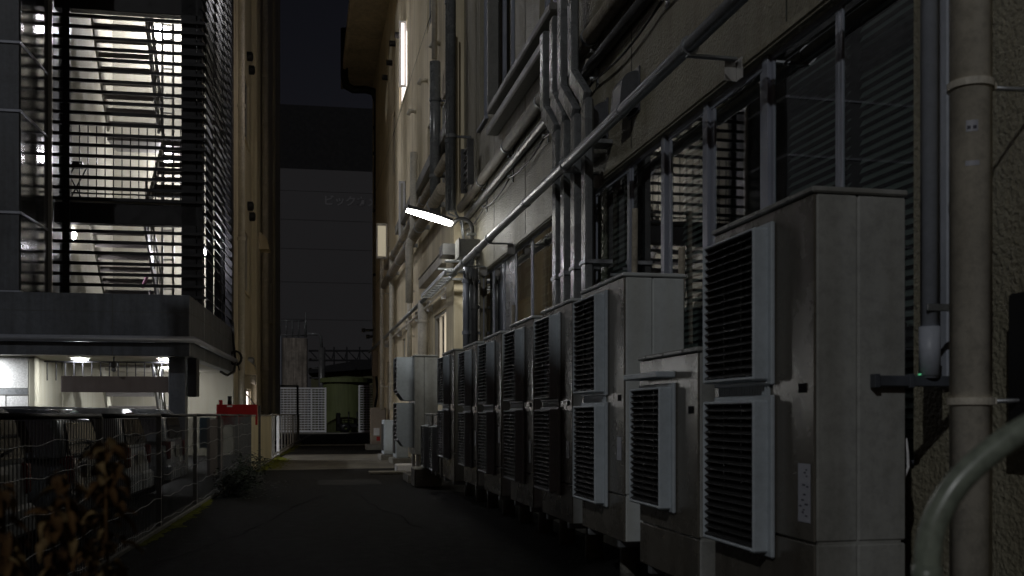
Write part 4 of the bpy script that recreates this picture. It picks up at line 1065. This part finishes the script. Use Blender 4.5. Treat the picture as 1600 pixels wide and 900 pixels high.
for i, U in enumerate(LW):
    f = MB(); X = XL-.12; w_ = .07
    f.box(X, X+.06, U[0], U[1], U[2], U[2]+w_); f.box(X, X+.06, U[0], U[1], U[3]-w_, U[3]); f.box(X+.002, X+.058, U[0], U[0]+w_, U[2]+w_, U[3]-w_); f.box(X+.002, X+.058, U[1]-w_, U[1], U[2]+w_, U[3]-w_)
    fo = obj('window', f, M_ALP, beige, L); obj('pane', MB().box(X+.01, X+.02, U[0]+w_, U[1]-w_, U[2]+w_, U[3]-w_), {1: M_CUR, 5: E_WIW, 4: M_CUR}.get(i, M_FRO), fo, L)
    obj('sill', MB().cbox(XL-.1, XL+.06, U[0]-.06, U[1]+.06, U[2]-.08, U[2]-.003, .01), M_STF, fo, L)
for (xa, xb, out) in ((393, 399, .18), (426, 434, .12)):
    obj('pilaster', MB().cbox(XL-.02, XL+out, ly(xa), ly(xb), 0, 25.9, .02), M_STL, beige, L)
def lpipe(x, r, lab, m=M_CRM):
    y = ly(x); t = thing('rain_pipe', lab, 'pipe', (XL+.15, y, 0), fr=L)
    obj('pipe', MB().tube([(XL+.18, y, 0), (XL+.18, y, 25.5)], r, 12), m, t, L)
    for z in (3, 6.5, 10.5, 14.5, 18): 
        k = MB(); ring(k, (XL+.18, y, z), r, 'z', .05, .03); obj('collar', k, m, t, L)
lpipe(407, .13, 'cream rain pipe on the left beige building')
lpipe(367.5, .1, 'cream rain pipe right behind the louvred tower')
def lhood(x, y, lab, s=1.0, m=M_STF, grp=None):
    Y = ly(x); z = lz(x, y); k = MB()
    pts = [(XL, .35*s), (XL+.12*s, .32*s), (XL+.26*s, .18*s), (XL+.32*s, -.05*s), (XL, -.05*s)]
    k.prism([(p, z+q_) for p, q_ in pts], 'y', Y, Y+.5*s)
    obj('hooded_vent', k, m, fr=L, label=lab, cat='vent', group=grp)
lhood(397, 385, 'large cream vent hood high on the left beige building', 1.7)
lhood(381, 582, 'cream vent hood low on the left beige building', 1.2)
for (x, y, lab) in ((386, 88, 'pair of dark vent caps near the top of the left beige building'), (387, 322, 'pair of dark vent caps above the lit window of the left beige building'), (388, 565, 'pair of shiny vent caps above the low hood of the left beige building')):
    Y = ly(x); z = lz(x, y); t = thing('twin_vent', lab, 'vent', (XL, Y, z), 'paired vent caps', L)
    for dy, dz in ((0, .0), (.7, -.22)):
        k = MB(); k.lathe([(.16, 0), (.16, .16), (.1, .2), (0.001, .2)], (XL+.0, Y+dy, z+dz), 12, True, 'x'); obj('cap', k, M_BLK if y < 500 else M_GAL, t, L)
Y = ly(391); obj('round_vent', MB().lathe([(.14, 0), (.2, .18), (0.001, .2)], (XL, Y, lz(391, 593)), 12, True, 'x'), M_CRM, fr=L, label='small brownish round vent beside the low vent hood', cat='vent')
# cables at the end of the fascia
t = thing('hanging_cable', 'black cable coil and wire hanging from the fascia end', 'cable', (-3.1, 29.8, 2.4), fr=L)
k = MB(); yy = 30.0
cp = [(XL+.03, yy, 3.9), (XL+.05, yy, 3.3), (XL+.12, yy-.1, 2.75), (XL+.1, yy-.3, 2.45), (XL+.0, yy-1.2, 2.3), (XL-.05, yy-2.2, 2.36)]
k.tube(cp, .035, 8); 
for a in (0, 1): k.tube([(XL+.12+.16*math.cos(u), yy-.1+.1*a, 2.85+.2*math.sin(u)) for u in [2*PI*i/14 for i in range(14)]], .035, 6, close=True)
obj('coil', k, M_BLK, t, L)
obj('wire', MB().tube([(XL+.14, yy, 2.8), (XL+.1, 33, 1.9), (XL+.1, 38.5, 1.35), (XL+.1, 44, 1.25)], .022, 6), M_BLK, t, L)

# red board
t = thing('red_board', 'red board with small fittings on top, standing behind the fence', 'board', (-2.7, 22.5, .4), fr=L)
A = at(338, 647, L, X=-2.75); B_ = at(402, 647, L, X=-2.35)
def rb(x, y, Y): return at(x, y, L, Y=Y)
Yr = 22.0; a1 = rb(338, 650, Yr); a2 = rb(402, 650, Yr)
obj('board', MB().cbox(a1.x, a2.x, Yr, Yr+.12, .98, rb(370, 632, Yr).z, .01), M_RED, t, L)
obj('leg', MB().cbox(a1.x+.05, a1.x+.12, Yr+.02, Yr+.1, 0, .978, .004).cbox(a2.x-.12, a2.x-.05, Yr+.02, Yr+.1, 0, .978, .004), M_PVD, t, L)
obj('fitting', MB().cbox(a1.x+.05, a1.x+.12, Yr, Yr+.1, rb(370, 632, Yr).z, rb(370, 625, Yr).z, .01), M_RED, t, L)
obj('fitting', MB().tube([(a1.x+.27, Yr+.05, rb(370, 632, Yr).z), (a1.x+.27, Yr+.05, rb(370, 619, Yr).z)], .045, 10), M_BLK, t, L)
obj('sticker', MB().box(a1.x+.22, a1.x+.33, Yr-.004, Yr-.001, rb(370, 636, Yr).z, rb(370, 633.5, Yr).z), M_WHT, t, L)
obj('post', MB().cbox(a2.x+.02, a2.x+.07, Yr, Yr+.05, 0, rb(370, 634, Yr).z, .004), M_PVD, t, L)
obj('blue_sheet', MB().cbox(-2.75, -2.55, 20.1, 20.14, .55, 1.15, .004), M_BLU, fr=L, label='narrow blue sheet seen through the fence before the red board', cat='sheet')
obj('pinkish_sheet', MB().cbox(-2.42, -2.36, 18.6, 20.6, .05, 1.12, .006), M_PIK, fr=L, label='pinkish grey corrugated sheet behind the last mesh panel', cat='sheet')

# ------------------------------------------------------------------ mesh fence
XF = -1.87
fence = thing('mesh_fence', 'low grey wire mesh fence between the alley and the parked cars', 'fence', (XF, 12, 0), fr=L)
py = [3.1, 5.65, 8.2, 10.75, 13.3, 15.85, 18.4, 20.95]
for y in py:
    obj('post', MB().cbox(XF-.03, XF+.02, y-.025, y+.025, 0, 1.185, .006), M_RLG, fence, L)
rf = random.Random(11)
for i in range(len(py)-1):
    y0, y1 = py[i]+.03, py[i+1]-.03; mm = MB(); y = y0
    top = 1.165
    while y < y1:
        mm.box(XF+.022, XF+.028, y, y+.006, .06, top); y += .0715
    sagx = [rf.uniform(-.02, .02) for _ in range(8)]
    for zc in (.1, .34, .58, .82, 1.02):
        pts = []; n = 22
        for j in range(n+1):
            u = j/n; pts.append((XF+.029, y0+(y1-y0)*u, zc+.012*math.sin(u*9+i*2+zc*7)+.008*math.sin(u*23+zc*3)))
        mm.tube(pts, .0045, 5)
    obj('mesh_panel', mm, M_WIR, fence, L)
    obj('top_rail', MB().tube([(XF, py[i], 1.19+rf.uniform(-.006, .004)), (XF, py[i+1]-.004, 1.19+rf.uniform(-.006, .004))], .02, 8), M_RAI, fence, L)
# cream board and bar railing beyond
t = thing('board_fence', 'cream board fence with a mossy foot beyond the wire mesh', 'fence', (XF, 24, 0), fr=L)
for i in range(4):
    y = 21.15+i*1.45; obj('board', MB().cbox(XF-.02, XF+.015, y, y+1.43, .05, 1.16, .006), M_CRB, t, L)
obj('top_rail', MB().cbox(XF-.03, XF+.03, 21.05, 27.1, 1.162, 1.2, .006), M_RLG, t, L)
t = thing('bar_railing', 'long metal railing of thin upright bars running to the gate', 'railing', (XF, 34, 0), fr=L)
k = MB(); y = 27.2; i = 0
while y < 45.3:
    if i in (0, 3, 8): obj('post', MB().cbox(XF-.04, XF+.04, y-.04, y+.04, 0, 1.18, .006), M_WHT if i == 3 else M_RLG, t, L)
    else: k.cbox(XF-.02, XF+.02, y-.03, y+.03, .14, 1.18, .004)
    y += .42 if i < 2 else 1.75; i += 1
obj('bars', k, M_RLG, t, L)
obj('top_rail', MB().cbox(XF-.035, XF+.035, 27.15, 45.3, 1.181, 1.22, .006), M_RLG, t, L); obj('bottom_rail', MB().cbox(XF-.02, XF+.02, 27.15, 45.3, .1, .139, .006), M_RLG, t, L)

# ------------------------------------------------------------------ parked cars (backed up to the fence)
def car(yc, label, paint, kind=0, xr=-2.45, h=1.29):
    """rear faces the alley (+x in the left frame); yc is the car's centre line"""
    Ln = 3.5; W = 1.5
    t = thing('parked_car', label, 'car', (xr-Ln/2, yc, 0), 'cars backed up to the fence', L)
    def prof(u): return xr-u
    if kind == 0:   # tall hatchback
        low = [(0.0, .3), (-.0, .55), (.03, .78), (.1, .8)]; 
        body = [(0.06, .22), (0.0, .34), (0.0, .56), (.04, .8), (.3, .82), (2.7, .82), (3.35, .74), (3.5, .55), (3.5, .3), (3.42, .22)]
        cab = [(.03, .8), (.12, h-.12), (.24, h-.02), (1.2, h), (2.0, h-.02), (2.2, h-.08), (2.85, .8)]
    else:           # box van
        body = [(0.05, .22), (0.0, .34), (0.0, .56), (.02, .82), (.3, .84), (2.9, .84), (3.4, .76), (3.5, .55), (3.5, .3), (3.42, .22)]
        cab = [(.02, .82), (.08, h-.1), (.2, h-.01), (1.3, h+.01), (2.3, h-.01), (2.5, h-.07), (3.1, .82)]
    def loft(pts, inset_top, zlo, zhi, w0):
        mb = MB(); n = len(pts); rows = []; m = [(-1, 0), (-.97, 1), (.97, 1), (1, 0)]
        ws = [-1, -.94, -.8, .8, .94, 1]
        vs = []
        for (u, z) in pts:
            k_ = (z-zlo)/(zhi-zlo) if zhi > zlo else 0
            hw = w0*(1-inset_top*max(0, min(1, k_)))
            for s_ in ws:
                edge = .05*(abs(s_) > .85)*(1 if k_ > .9 else 0)+(.02 if abs(s_) > .99 else 0)*(k_ > .9)
                uu = u+(.06 if abs(s_) > .99 else .02 if abs(s_) > .9 else 0)*(1 if u < 1.5 else -1)
                vs.append((xr-uu, yc+s_*hw, z-edge))
        q_ = len(ws); fs = []
        for i in range(n):
            for j in range(q_-1):
                fs.append((i*q_+j, i*q_+j+1, ((i+1) % n)*q_+j+1, ((i+1) % n)*q_+j))
        fs.append(tuple(i*q_ for i in range(n))); fs.append(tuple(i*q_+q_-1 for i in range(n))[::-1])
        return mb.add(vs, fs, False)
    def smooth(o, lv=1):
        m_ = o.modifiers.new('bevel', 'BEVEL'); m_.width = .02; m_.segments = 2; m_.limit_method = 'ANGLE'; m_.angle_limit = math.radians(25)
        for p_ in o.data.polygons: p_.use_smooth = True
    smooth(obj('body', loft(body, .03, .22, .85, W/2), paint, t, L))
    smooth(obj('cabin', loft(cab, .16, .8, h, W/2-.02), paint, t, L))
    # rear window: a slab just proud of the cabin's rear slope
    (ua, za), (ub, zb) = cab[0], cab[1]
    def onr(f): return (xr-(ua+(ub-ua)*f)+.012, za+(zb-za)*f)
    def rear_panel(f0, f1, w0, w1, th=.008, y_off=0):
        x0_, z0_ = onr(f0); x1_, z1_ = onr(f1); v = []
        c_ = .08
        for dx in (0, th):
            v += [(x0_+dx, yc-w0*.94+y_off, z0_), (x0_+dx, yc+w0*.94+y_off, z0_), (x0_+(x1_-x0_)*.1+dx, yc+w0+y_off, z0_+(z1_-z0_)*.12), (x1_-(x1_-x0_)*.12+dx, yc+w1+y_off, z1_-(z1_-z0_)*.12), (x1_+dx, yc+w1*.93+y_off, z1_), (x1_+dx, yc-w1*.93+y_off, z1_), (x1_-(x1_-x0_)*.12+dx, yc-w1+y_off, z1_-(z1_-z0_)*.12), (x0_+(x1_-x0_)*.1+dx, yc-w0+y_off, z0_+(z1_-z0_)*.12)]
        n = 8
        return MB().add(v, [tuple(range(n))[::-1], tuple(range(n, 2*n))]+[(i, (i+1) % n, n+(i+1) % n, n+i) for i in range(n)])
    obj('rear_window', rear_panel(.12, .92, W/2-.16, W/2-.26), M_CGL, t, L)
    for s_ in (-1, 1):   # side windows
        w_ = MB(); pts = [(.3, .86), (.4, h-.13), (1.25, h-.1), (1.25, .86)], [(1.32, .86), (1.32, h-.1), (2.0, h-.12), (2.6, .86)]
        for P_ in pts:
            v = []
            for (u, z) in P_:
                k_ = (z-.8)/(h-.8); hw = (W/2-.02)*(1-.16*k_); v.append((xr-u, yc+s_*(hw+.006), z))
            for (u, z) in P_:
                k_ = (z-.8)/(h-.8); hw = (W/2-.02)*(1-.16*k_); v.append((xr-u, yc+s_*(hw-.02), z))
            w_.add(v, [(0,1,2,3), (7,6,5,4), (0,4,5,1), (1,5,6,2), (2,6,7,3), (3,7,4,0)])
        obj('side_window', w_, M_CGL, t, L)
        tl = MB(); tl.cbox(xr-.1, xr+.012, yc+s_*(W/2-.13)-.06, yc+s_*(W/2-.13)+.06, .58, .82, .012); obj('tail_light', tl, M_TLL, t, L)
        mi = MB(); mi.cbox(xr-2.45, xr-2.3, yc+s_*(W/2+.0), yc+s_*(W/2+.14), .88, 1.02, .03); obj('mirror', mi, paint, t, L)
        for u in (.55, 2.85):
            wh = obj('wheel', MB().lathe([(.12, -.09), (.26, -.09), (.28, -.06), (.28, .06), (.26, .09), (.12, .09)], (xr-u, yc+s_*(W/2-.08), .28), 24, True, 'y'), M_RUB, t, L)
            obj('rim', MB().lathe([(.001, -.085), (.17, -.08), (.17, .08), (.001, .085)], (xr-u, yc+s_*(W/2-.08), .28), 20, False, 'y'), M_GAL, wh, L)
    obj('bumper', MB().cbox(xr-.2, xr+.035, yc-W/2+.02, yc+W/2-.02, .26, .5, .03), paint, t, L)
    obj('licence_plate', MB().box(xr+.006, xr+.014, yc-.165, yc+.165, .6, .76), M_PLT, t, L)
    obj('wiper', MB().tube([(onr(.18)[0]+.02, yc-.05, onr(.18)[1]), (onr(.3)[0]+.02, yc+.3, onr(.3)[1])], .008, 6), M_RUB, t, L)
    obj('brake_light', MB().cbox(xr-ub-.02+.0, xr-ub+.03, yc-.12, yc+.12, h-.1, h-.075, .004), M_TLL, t, L)
    return t
car(5.3, 'silver hatchback backed up to the fence, nearest of the parked cars', M_CARS, 0)
car(7.75, 'pale boxy van backed up to the fence, second of the parked cars', M_CARW, 1, h=1.3)
car(10.3, 'dark grey hatchback backed up to the fence, third of the parked cars', M_CARD, 0, h=1.27)
car(12.75, 'white hatchback backed up to the fence, fourth of the parked cars', M_CARW, 0, h=1.3)
car(15.2, 'silver van backed up to the fence, farthest of the parked cars', M_CARS, 1, xr=-2.4, h=1.29)

# ------------------------------------------------------------------ end of the alley
t = thing('mesh_gate', 'white wire mesh gate leaf at the left of the alley end', 'gate', (-2.5, 65.5, 0), fr=L)
def mesh_leaf(x0, x1, Y, z1, par):
    obj('frame', MB().cbox(x0, x0+.12, Y, Y+.1, .05, z1, .01).cbox(x1-.12, x1, Y, Y+.1, .05, z1, .01).cbox(x0+.12, x1-.12, Y, Y+.1, z1-.1, z1, .01).cbox(x0+.12, x1-.12, Y, Y+.1, .06, .2, .01), M_WHT, par, L)
    k = MB(); z = .3
    while z < z1-.1: k.box(x0+.12, x1-.12, Y+.04, Y+.07, z, z+.06); z += .16
    x = x0+.3
    while x < x1-.1: k.box(x, x+.03, Y+.02, Y+.04, .1, z1-.05); x += .22
    k.box(x1-1.0, x1-.9, Y+.0, Y+.1, .06, z1)
    obj('mesh', k, M_WHT, par, L)
mesh_leaf(-4.3, -1.06, 65.5, 2.95, t)
A = at(560, 640, L, Y=65.0); t = thing('mesh_gate', 'white wire mesh gate leaf at the right of the alley end', 'gate', (A.x+.5, 65, 0), fr=L)
mesh_leaf(A.x, A.x+2.2, 65.0, 3.1, t)
# thin dark gate frame before the white gate
q0 = at(437, 603, L, Y=52); q1 = at(465, 603, L, Y=52)
obj('pipe_gate', MB().tube([(q0.x-.8, 52, q0.z), (q1.x, 52, q0.z), (q1.x, 52, 0)], .06, 8), M_BLK, fr=L, label='thin black pipe frame standing before the white mesh gate', cat='frame')
# stained concrete tank tower
Yk = 74.0
def kp(x, y): return at(x, y, L, Y=Yk)
t = thing('water_tank', 'stained white concrete tank block with a railing on top, behind the white gate', 'tank', (-3, Yk, 0), fr=L)
obj('block', MB().cbox(kp(441, 0).x, kp(480, 0).x, Yk, Yk+.7, 0, kp(460, 528).z, .05), M_STA, t, L)
obj('side_frame', MB().cbox(kp(433, 0).x, kp(440, 0).x, Yk-.1, Yk+.2, 0, kp(460, 525).z, .03), M_ALU, t, L)
k = MB(); X0, X1, Z0, Z1 = kp(438, 0).x, kp(476, 0).x, kp(460, 527).z, kp(460, 501).z
for x in [X0+(X1-X0)*i/4 for i in range(5)]: k.tube([(x, Yk, Z0), (x, Yk, Z1)], .05, 8)
for z in (Z1, Z0+.15): k.tube([(X0-.3, Yk, z), (X1, Yk, z)], .05, 8)
obj('railing', k, M_PVC, t, L)
obj('pole', MB().tube([(kp(478, 0).x, Yk, Z0), (kp(478, 0).x, Yk, kp(460, 488).z)], .06, 8), M_PVC, t, L)
t = thing('vent_pipe', 'grey bent vent pipe and round post right of the tank block', 'pipe', (-1, Yk, 0), fr=L)
pp = [kp(480, 522), kp(496, 522), kp(501, 526), kp(503, 545)]
obj('bend', MB().tube(pp, .1, 10), M_PVC, t, L); obj('post', MB().tube([kp(503, 543), Vector((kp(503, 0).x, Yk, 0))], .25, 14), M_PVD, t, L)
k = MB()
for yy in (560, 575, 590): obj('rung', MB().cbox(kp(483, 0).x, kp(497, 0).x, Yk+.5, Yk+.6, kp(460, yy).z-.05, kp(460, yy).z+.05, .01), M_PVD, t, L)
# olive round tank
Yt = 67.5; c = at(541, 600, L, Y=Yt+2.4); c0 = at(506, 600, L, Y=Yt+1.5); c1 = at(580, 600, L, Y=Yt+1.5); R = (c1.x-c0.x)/2; zt = at(541, 597, L, Y=Yt).z
t = thing('round_tank', 'olive green round tank with a wide rim behind the gates', 'tank', (c.x, Yt+2.4, 0), fr=L)
obj('body', MB().lathe([(R, 0), (R, zt)], (c.x, Yt+2.4, 0), 28, True), M_TNK, t, L)
obj('rim', MB().lathe([(R, zt+.001), (R+.2, zt+.03), (R+.2, zt+.32), (R+.1, zt+.34), (.01, zt+.5)], (c.x, Yt+2.4, 0), 28, False), M_TNK, t, L)
t = thing('handcart', 'dark handcart standing before the olive tank', 'cart', (c.x, Yt-1, 0), fr=L)
def hp(x, y): return at(x, y, L, Y=Yt-1)
k = MB(); k.cbox(hp(525, 0).x, hp(532, 0).x, Yt-1, Yt-.6, .1, hp(545, 645).z, .05); k.cbox(hp(525, 0).x, hp(572, 0).x, Yt-1, Yt-.4, .35, .6, .03)
for x in (545, 558): k.tube([(hp(x, 0).x, Yt-1, .5), (hp(x, 0).x, Yt-1, hp(545, 643).z)], .05, 6)
obj('frame', k, M_BLK, t, L)
obj('wheel', MB().lathe([(.1, -.08), (.32, -.08), (.32, .08), (.1, .08)], (hp(540, 0).x, Yt-1.1, .33), 16, True, 'y'), M_BLK, t, L)
obj('wheel', MB().lathe([(.1, -.08), (.32, -.08), (.32, .08), (.1, .08)], (hp(566, 0).x, Yt-1.1, .33), 16, True, 'y'), M_BLK, t, L)
# shed roof, truss
Ys = 80
def sp(x, y): return at(x, y, L, Y=Ys)
t = thing('dark_shed', 'dark shed with a sloping roof behind the olive tank', 'shed', (1, Ys, 0), fr=L)
obj('wall', MB().prism([(sp(486, 0).x, 0), (sp(640, 0).x, 0), (sp(640, 0).x, sp(540, 573).z), (sp(486, 0).x, sp(540, 585).z)], 'y', Ys+.2, Ys+6), mat('shed_wall', (.1, .1, .05), .8), t, L)
obj('roof', MB().prism([(sp(482, 0).x, sp(540, 584).z), (sp(645, 0).x, sp(540, 572).z), (sp(645, 0).x, sp(540, 556).z), (sp(560, 0).x, sp(540, 563).z), (sp(482, 0).x, sp(540, 577).z)], 'y', Ys-.5, Ys+7), M_FAB, t, L)
Yq = 84
def qp(x, y): return at(x, y, L, Y=Yq)
t = thing('steel_truss', 'dark steel truss catwalk above the shed roof', 'truss', (0, Yq, 4), fr=L)
k = MB()
for yy in (548, 563): k.tube([qp(482, yy), qp(640, yy)], .09, 6)
for i in range(8): xa = 484+i*20; k.tube([qp(xa, 548), qp(xa+14, 563)], .05, 6); k.tube([qp(xa+14, 563), qp(xa+18, 548)], .05, 6); k.tube([qp(xa+18, 542), qp(xa+18, 590)], .07, 6)
obj('girder', k, M_FAB, t, L)
# big far building with its sign
Yg = 95
def gp(x, y): return at(x, y, L, Y=Yg)
t = thing('far_building', 'huge dark panelled building closing the view, with a faint sign', 'building', (0, Yg, 0), fr=L)
obj('wall', MB().box(-45, 45, Yg, Yg+20, 0, gp(508, 300).z), M_FAR, t, L)
obj('wall', MB().box(-45, 45, Yg+.4, Yg+20, gp(508, 300).z+.12, gp(508, 264).z), M_FAR, t, L, label='narrow upper band of grey panels')
obj('upper_storey', MB().box(-45, 45, Yg+.6, Yg+20, gp(508, 264).z+.001, gp(508, 163).z), M_FAB, t, L)
k = MB()
for yy in (345, 390, 442, 500): k.box(-45, 45, Yg-.02, Yg+.1, gp(508, yy).z, gp(508, yy).z+.06)
obj('panel_joint', k, mat('panel_joint', (.075, .072, .077), .9), t, L)
tc = bpy.data.curves.new('sign_text', 'FONT'); tc.body = 'ビックカメラ'; tc.size = 1.02; tc.extrude = .012; tc.offset = .022; tc.space_character = 1.0
to = bpy.data.objects.new('sign_lettering', tc); COL.objects.link(to); dg = bpy.context.evaluated_depsgraph_get()
me = bpy.data.meshes.new_from_object(to.evaluated_get(dg)); COL.objects.unlink(to); bpy.data.objects.remove(to)
q = gp(505, 319); Mr = Matrix.Rotation(-DA, 4, 'Z')
me.transform(Matrix.Translation(towld((q.x, Yg-.014, q.z), L)-WL[t.name]) @ Mr @ Matrix.Rotation(PI/2, 4, 'X'))
me.materials.clear(); me.materials.append(M_LET)
so_ = bpy.data.objects.new('sign_lettering', me); COL.objects.link(so_); so_.parent = t; WL[so_.name] = Vector(WL[t.name])

# ------------------------------------------------------------------ plants
def leaf_shape(mb, p, d_, up, ln, wd, curl, rnd):
    d_ = d_.normalized(); s_ = d_.cross(up).normalized(); n_ = s_.cross(d_)
    rows = 4; vs = []
    for i in range(rows+1):
        u = i/rows; w_ = wd*math.sin(PI*min(.97, u*.85+.1))*.5; b_ = p+d_*ln*u*(1-.15*curl*u)+n_*(-curl*ln*.6*u*u)
        wob = rnd.uniform(-.2, .2)*wd
        vs += [b_-s_*w_+n_*(w_*.8*curl+wob*.5), b_+n_*wob*.1, b_+s_*w_+n_*(w_*.8*curl-wob*.3)]
    fs = []
    for i in range(rows):
        for j in (0, 1): fs.append((i*3+j, i*3+j+1, (i+1)*3+j+1, (i+1)*3+j))
    mb.add(vs, fs, True)
def dead_plant(x, ytop, depth, label, rs, dens=1.0, spread=.045):
    r = random.Random(rs)
    cxy = (x-800)/FPX*depth
    c, s = math.cos(PSI), math.sin(PSI)
    bx, by = cxy*c+depth*s, -cxy*s+depth*c; zt = EYE+(648-ytop)/FPX*depth
    t = thing('withered_plant', label, 'plant', (bx, by, 0), 'withered stalks by the camera')
    st = []; n = 14; ph = r.random()*6
    for i in range(n+1): u = i/n; st.append(Vector((bx+.02*math.sin(u*4+ph), by+.02*math.cos(u*3+ph), zt*u)))
    obj('stem', MB().tube(st, [.006*(1-.6*i/n) for i in range(n+1)], 6), M_DED, t)
    a, b_ = MB(), MB(); N = int(150*dens)
    for i in range(N):
        z = zt*(1-.48*(i/N)**1.1); j = min(n-1, int(z/zt*n)); base = st[j].lerp(st[j+1], z/zt*n-j) if j < n else st[-1]
        k_ = spread*(.35+1.3*(1-z/zt)*2)
        an = r.uniform(0, 2*PI); dr = Vector((math.cos(an), math.sin(an), r.uniform(-.9, .35)))
        p = base+Vector((math.cos(an), math.sin(an), 0))*r.uniform(0, k_)+Vector((0, 0, r.uniform(-.02, .02)))
        leaf_shape(a if r.random() < .68 else b_, p, dr, Vector((r.uniform(-.4, .4), r.uniform(-.4, .4), 1)), r.uniform(.022, .05), r.uniform(.012, .026), r.uniform(.4, 1.4), r)
    obj('leaves', a, M_DED, t); obj('pale_leaves', b_, M_DEL, t)
dead_plant(186, 690, 1.9, 'tallest withered brown plant stalk in the lower left corner, the rightmost one', 21, 1.25, .05)
dead_plant(112, 742, 1.75, 'withered brown plant stalk left of the tallest one', 22, .9, .04)
dead_plant(62, 800, 1.7, 'short withered plant stalk between two taller ones', 24, .7, .03)
dead_plant(6, 762, 1.8, 'withered brown plant stalk cut by the left picture edge', 23, .7, .035)
# bush at the fence
bb = thing('shrub', 'dark leafy shrub growing out at the foot of the mesh fence', 'shrub', (-1.75, 16.3, 0), fr=L)
r = random.Random(31); lm = MB(); sm_ = MB()
for cidx in range(10):
    bx, by = -1.72+r.uniform(-.1, .12), 15.9+r.uniform(-1.0, 1.1); ln = r.uniform(.25, .6)
    tip = Vector((bx+r.uniform(-.1, .5), by+r.uniform(-.4, .3), ln)); sm_.tube([(bx, by, 0), ((bx+tip.x)/2, (by+tip.y)/2, ln*.6), tip], [.008, .006, .003], 5)
    for i in range(150):
        u = r.uniform(.1, 1.08); p = Vector((bx, by, 0)).lerp(tip, u)+Vector((r.gauss(0, .09), r.gauss(0, .12), r.gauss(0, .06))); p.z = max(.02, p.z)
        an = r.uniform(0, 6.28); leaf_shape(lm, p, Vector((math.cos(an), math.sin(an), r.uniform(-.3, .6))), Vector((r.uniform(-.3, .3), r.uniform(-.3, .3), 1)), r.uniform(.05, .1), r.uniform(.025, .045), .3, r)
obj('stem', sm_, M_DED, bb, L); obj('foliage', lm, M_LEF, bb, L)
lit = MB(); r = random.Random(40)
for i in range(160): y = r.uniform(14.5, 18.5); x = -1.6+abs(r.gauss(0, .3)); leaf_shape(lit, Vector((x, y, .012)), Vector((r.uniform(-1, 1), r.uniform(-1, 1), .05)), Vector((0, 0, 1)), r.uniform(.04, .08), .03, .2, r)
obj('leaf_litter', lit, M_LEF, fr=L, label='fallen leaves scattered on the asphalt around the shrub', cat='leaves', kind='stuff')

# ------------------------------------------------------------------ pale tube in front, lower right
def cp_(x, y, dpt):
    cx = (x-800)/FPX; c, s = math.cos(PSI), math.sin(PSI)
    return Vector((dpt*(cx*c+s), dpt*(-cx*s+c), EYE+(648-y)/FPX*dpt))
t = thing('bent_tube_rail', 'pale green bent tube rail curving up in the lower right foreground', 'rail', cp_(1450, 1400, 1.6))
ctrl = [(1448, 1900, 1.6), (1448, 1100, 1.6), (1448, 940, 1.6), (1449, 880, 1.6), (1456, 830, 1.6), (1470, 795, 1.6), (1492, 760, 1.6), (1522, 728, 1.6), (1560, 697, 1.6), (1605, 668, 1.6), (1680, 630, 1.6), (1780, 600, 1.6), (1900, 590, 1.6)]
ctrl = [cp_(*p) for p in ctrl]; ctrl[0].z = 0
pts = []
for i in range(1, len(ctrl)-2):
    for k_ in range(5):
        u = k_/5; p0, p1, p2, p3 = ctrl[i-1], ctrl[i], ctrl[i+1], ctrl[i+2]
        pts.append(.5*((2*p1)+(p2-p0)*u+(2*p0-5*p1+4*p2-p3)*u*u+(3*p1-p0-3*p2+p3)*u**3))
pts = [ctrl[0]]+pts+[ctrl[-2], ctrl[-1]]
obj('tube', MB().tube(pts, .021, 20), M_HOS, t)
obj('joint_sleeve', MB().tube([cp_(1449, 884, 1.6), cp_(1448, 900, 1.6), cp_(1448, 925, 1.6)], .0235, 20), M_HOS, t)
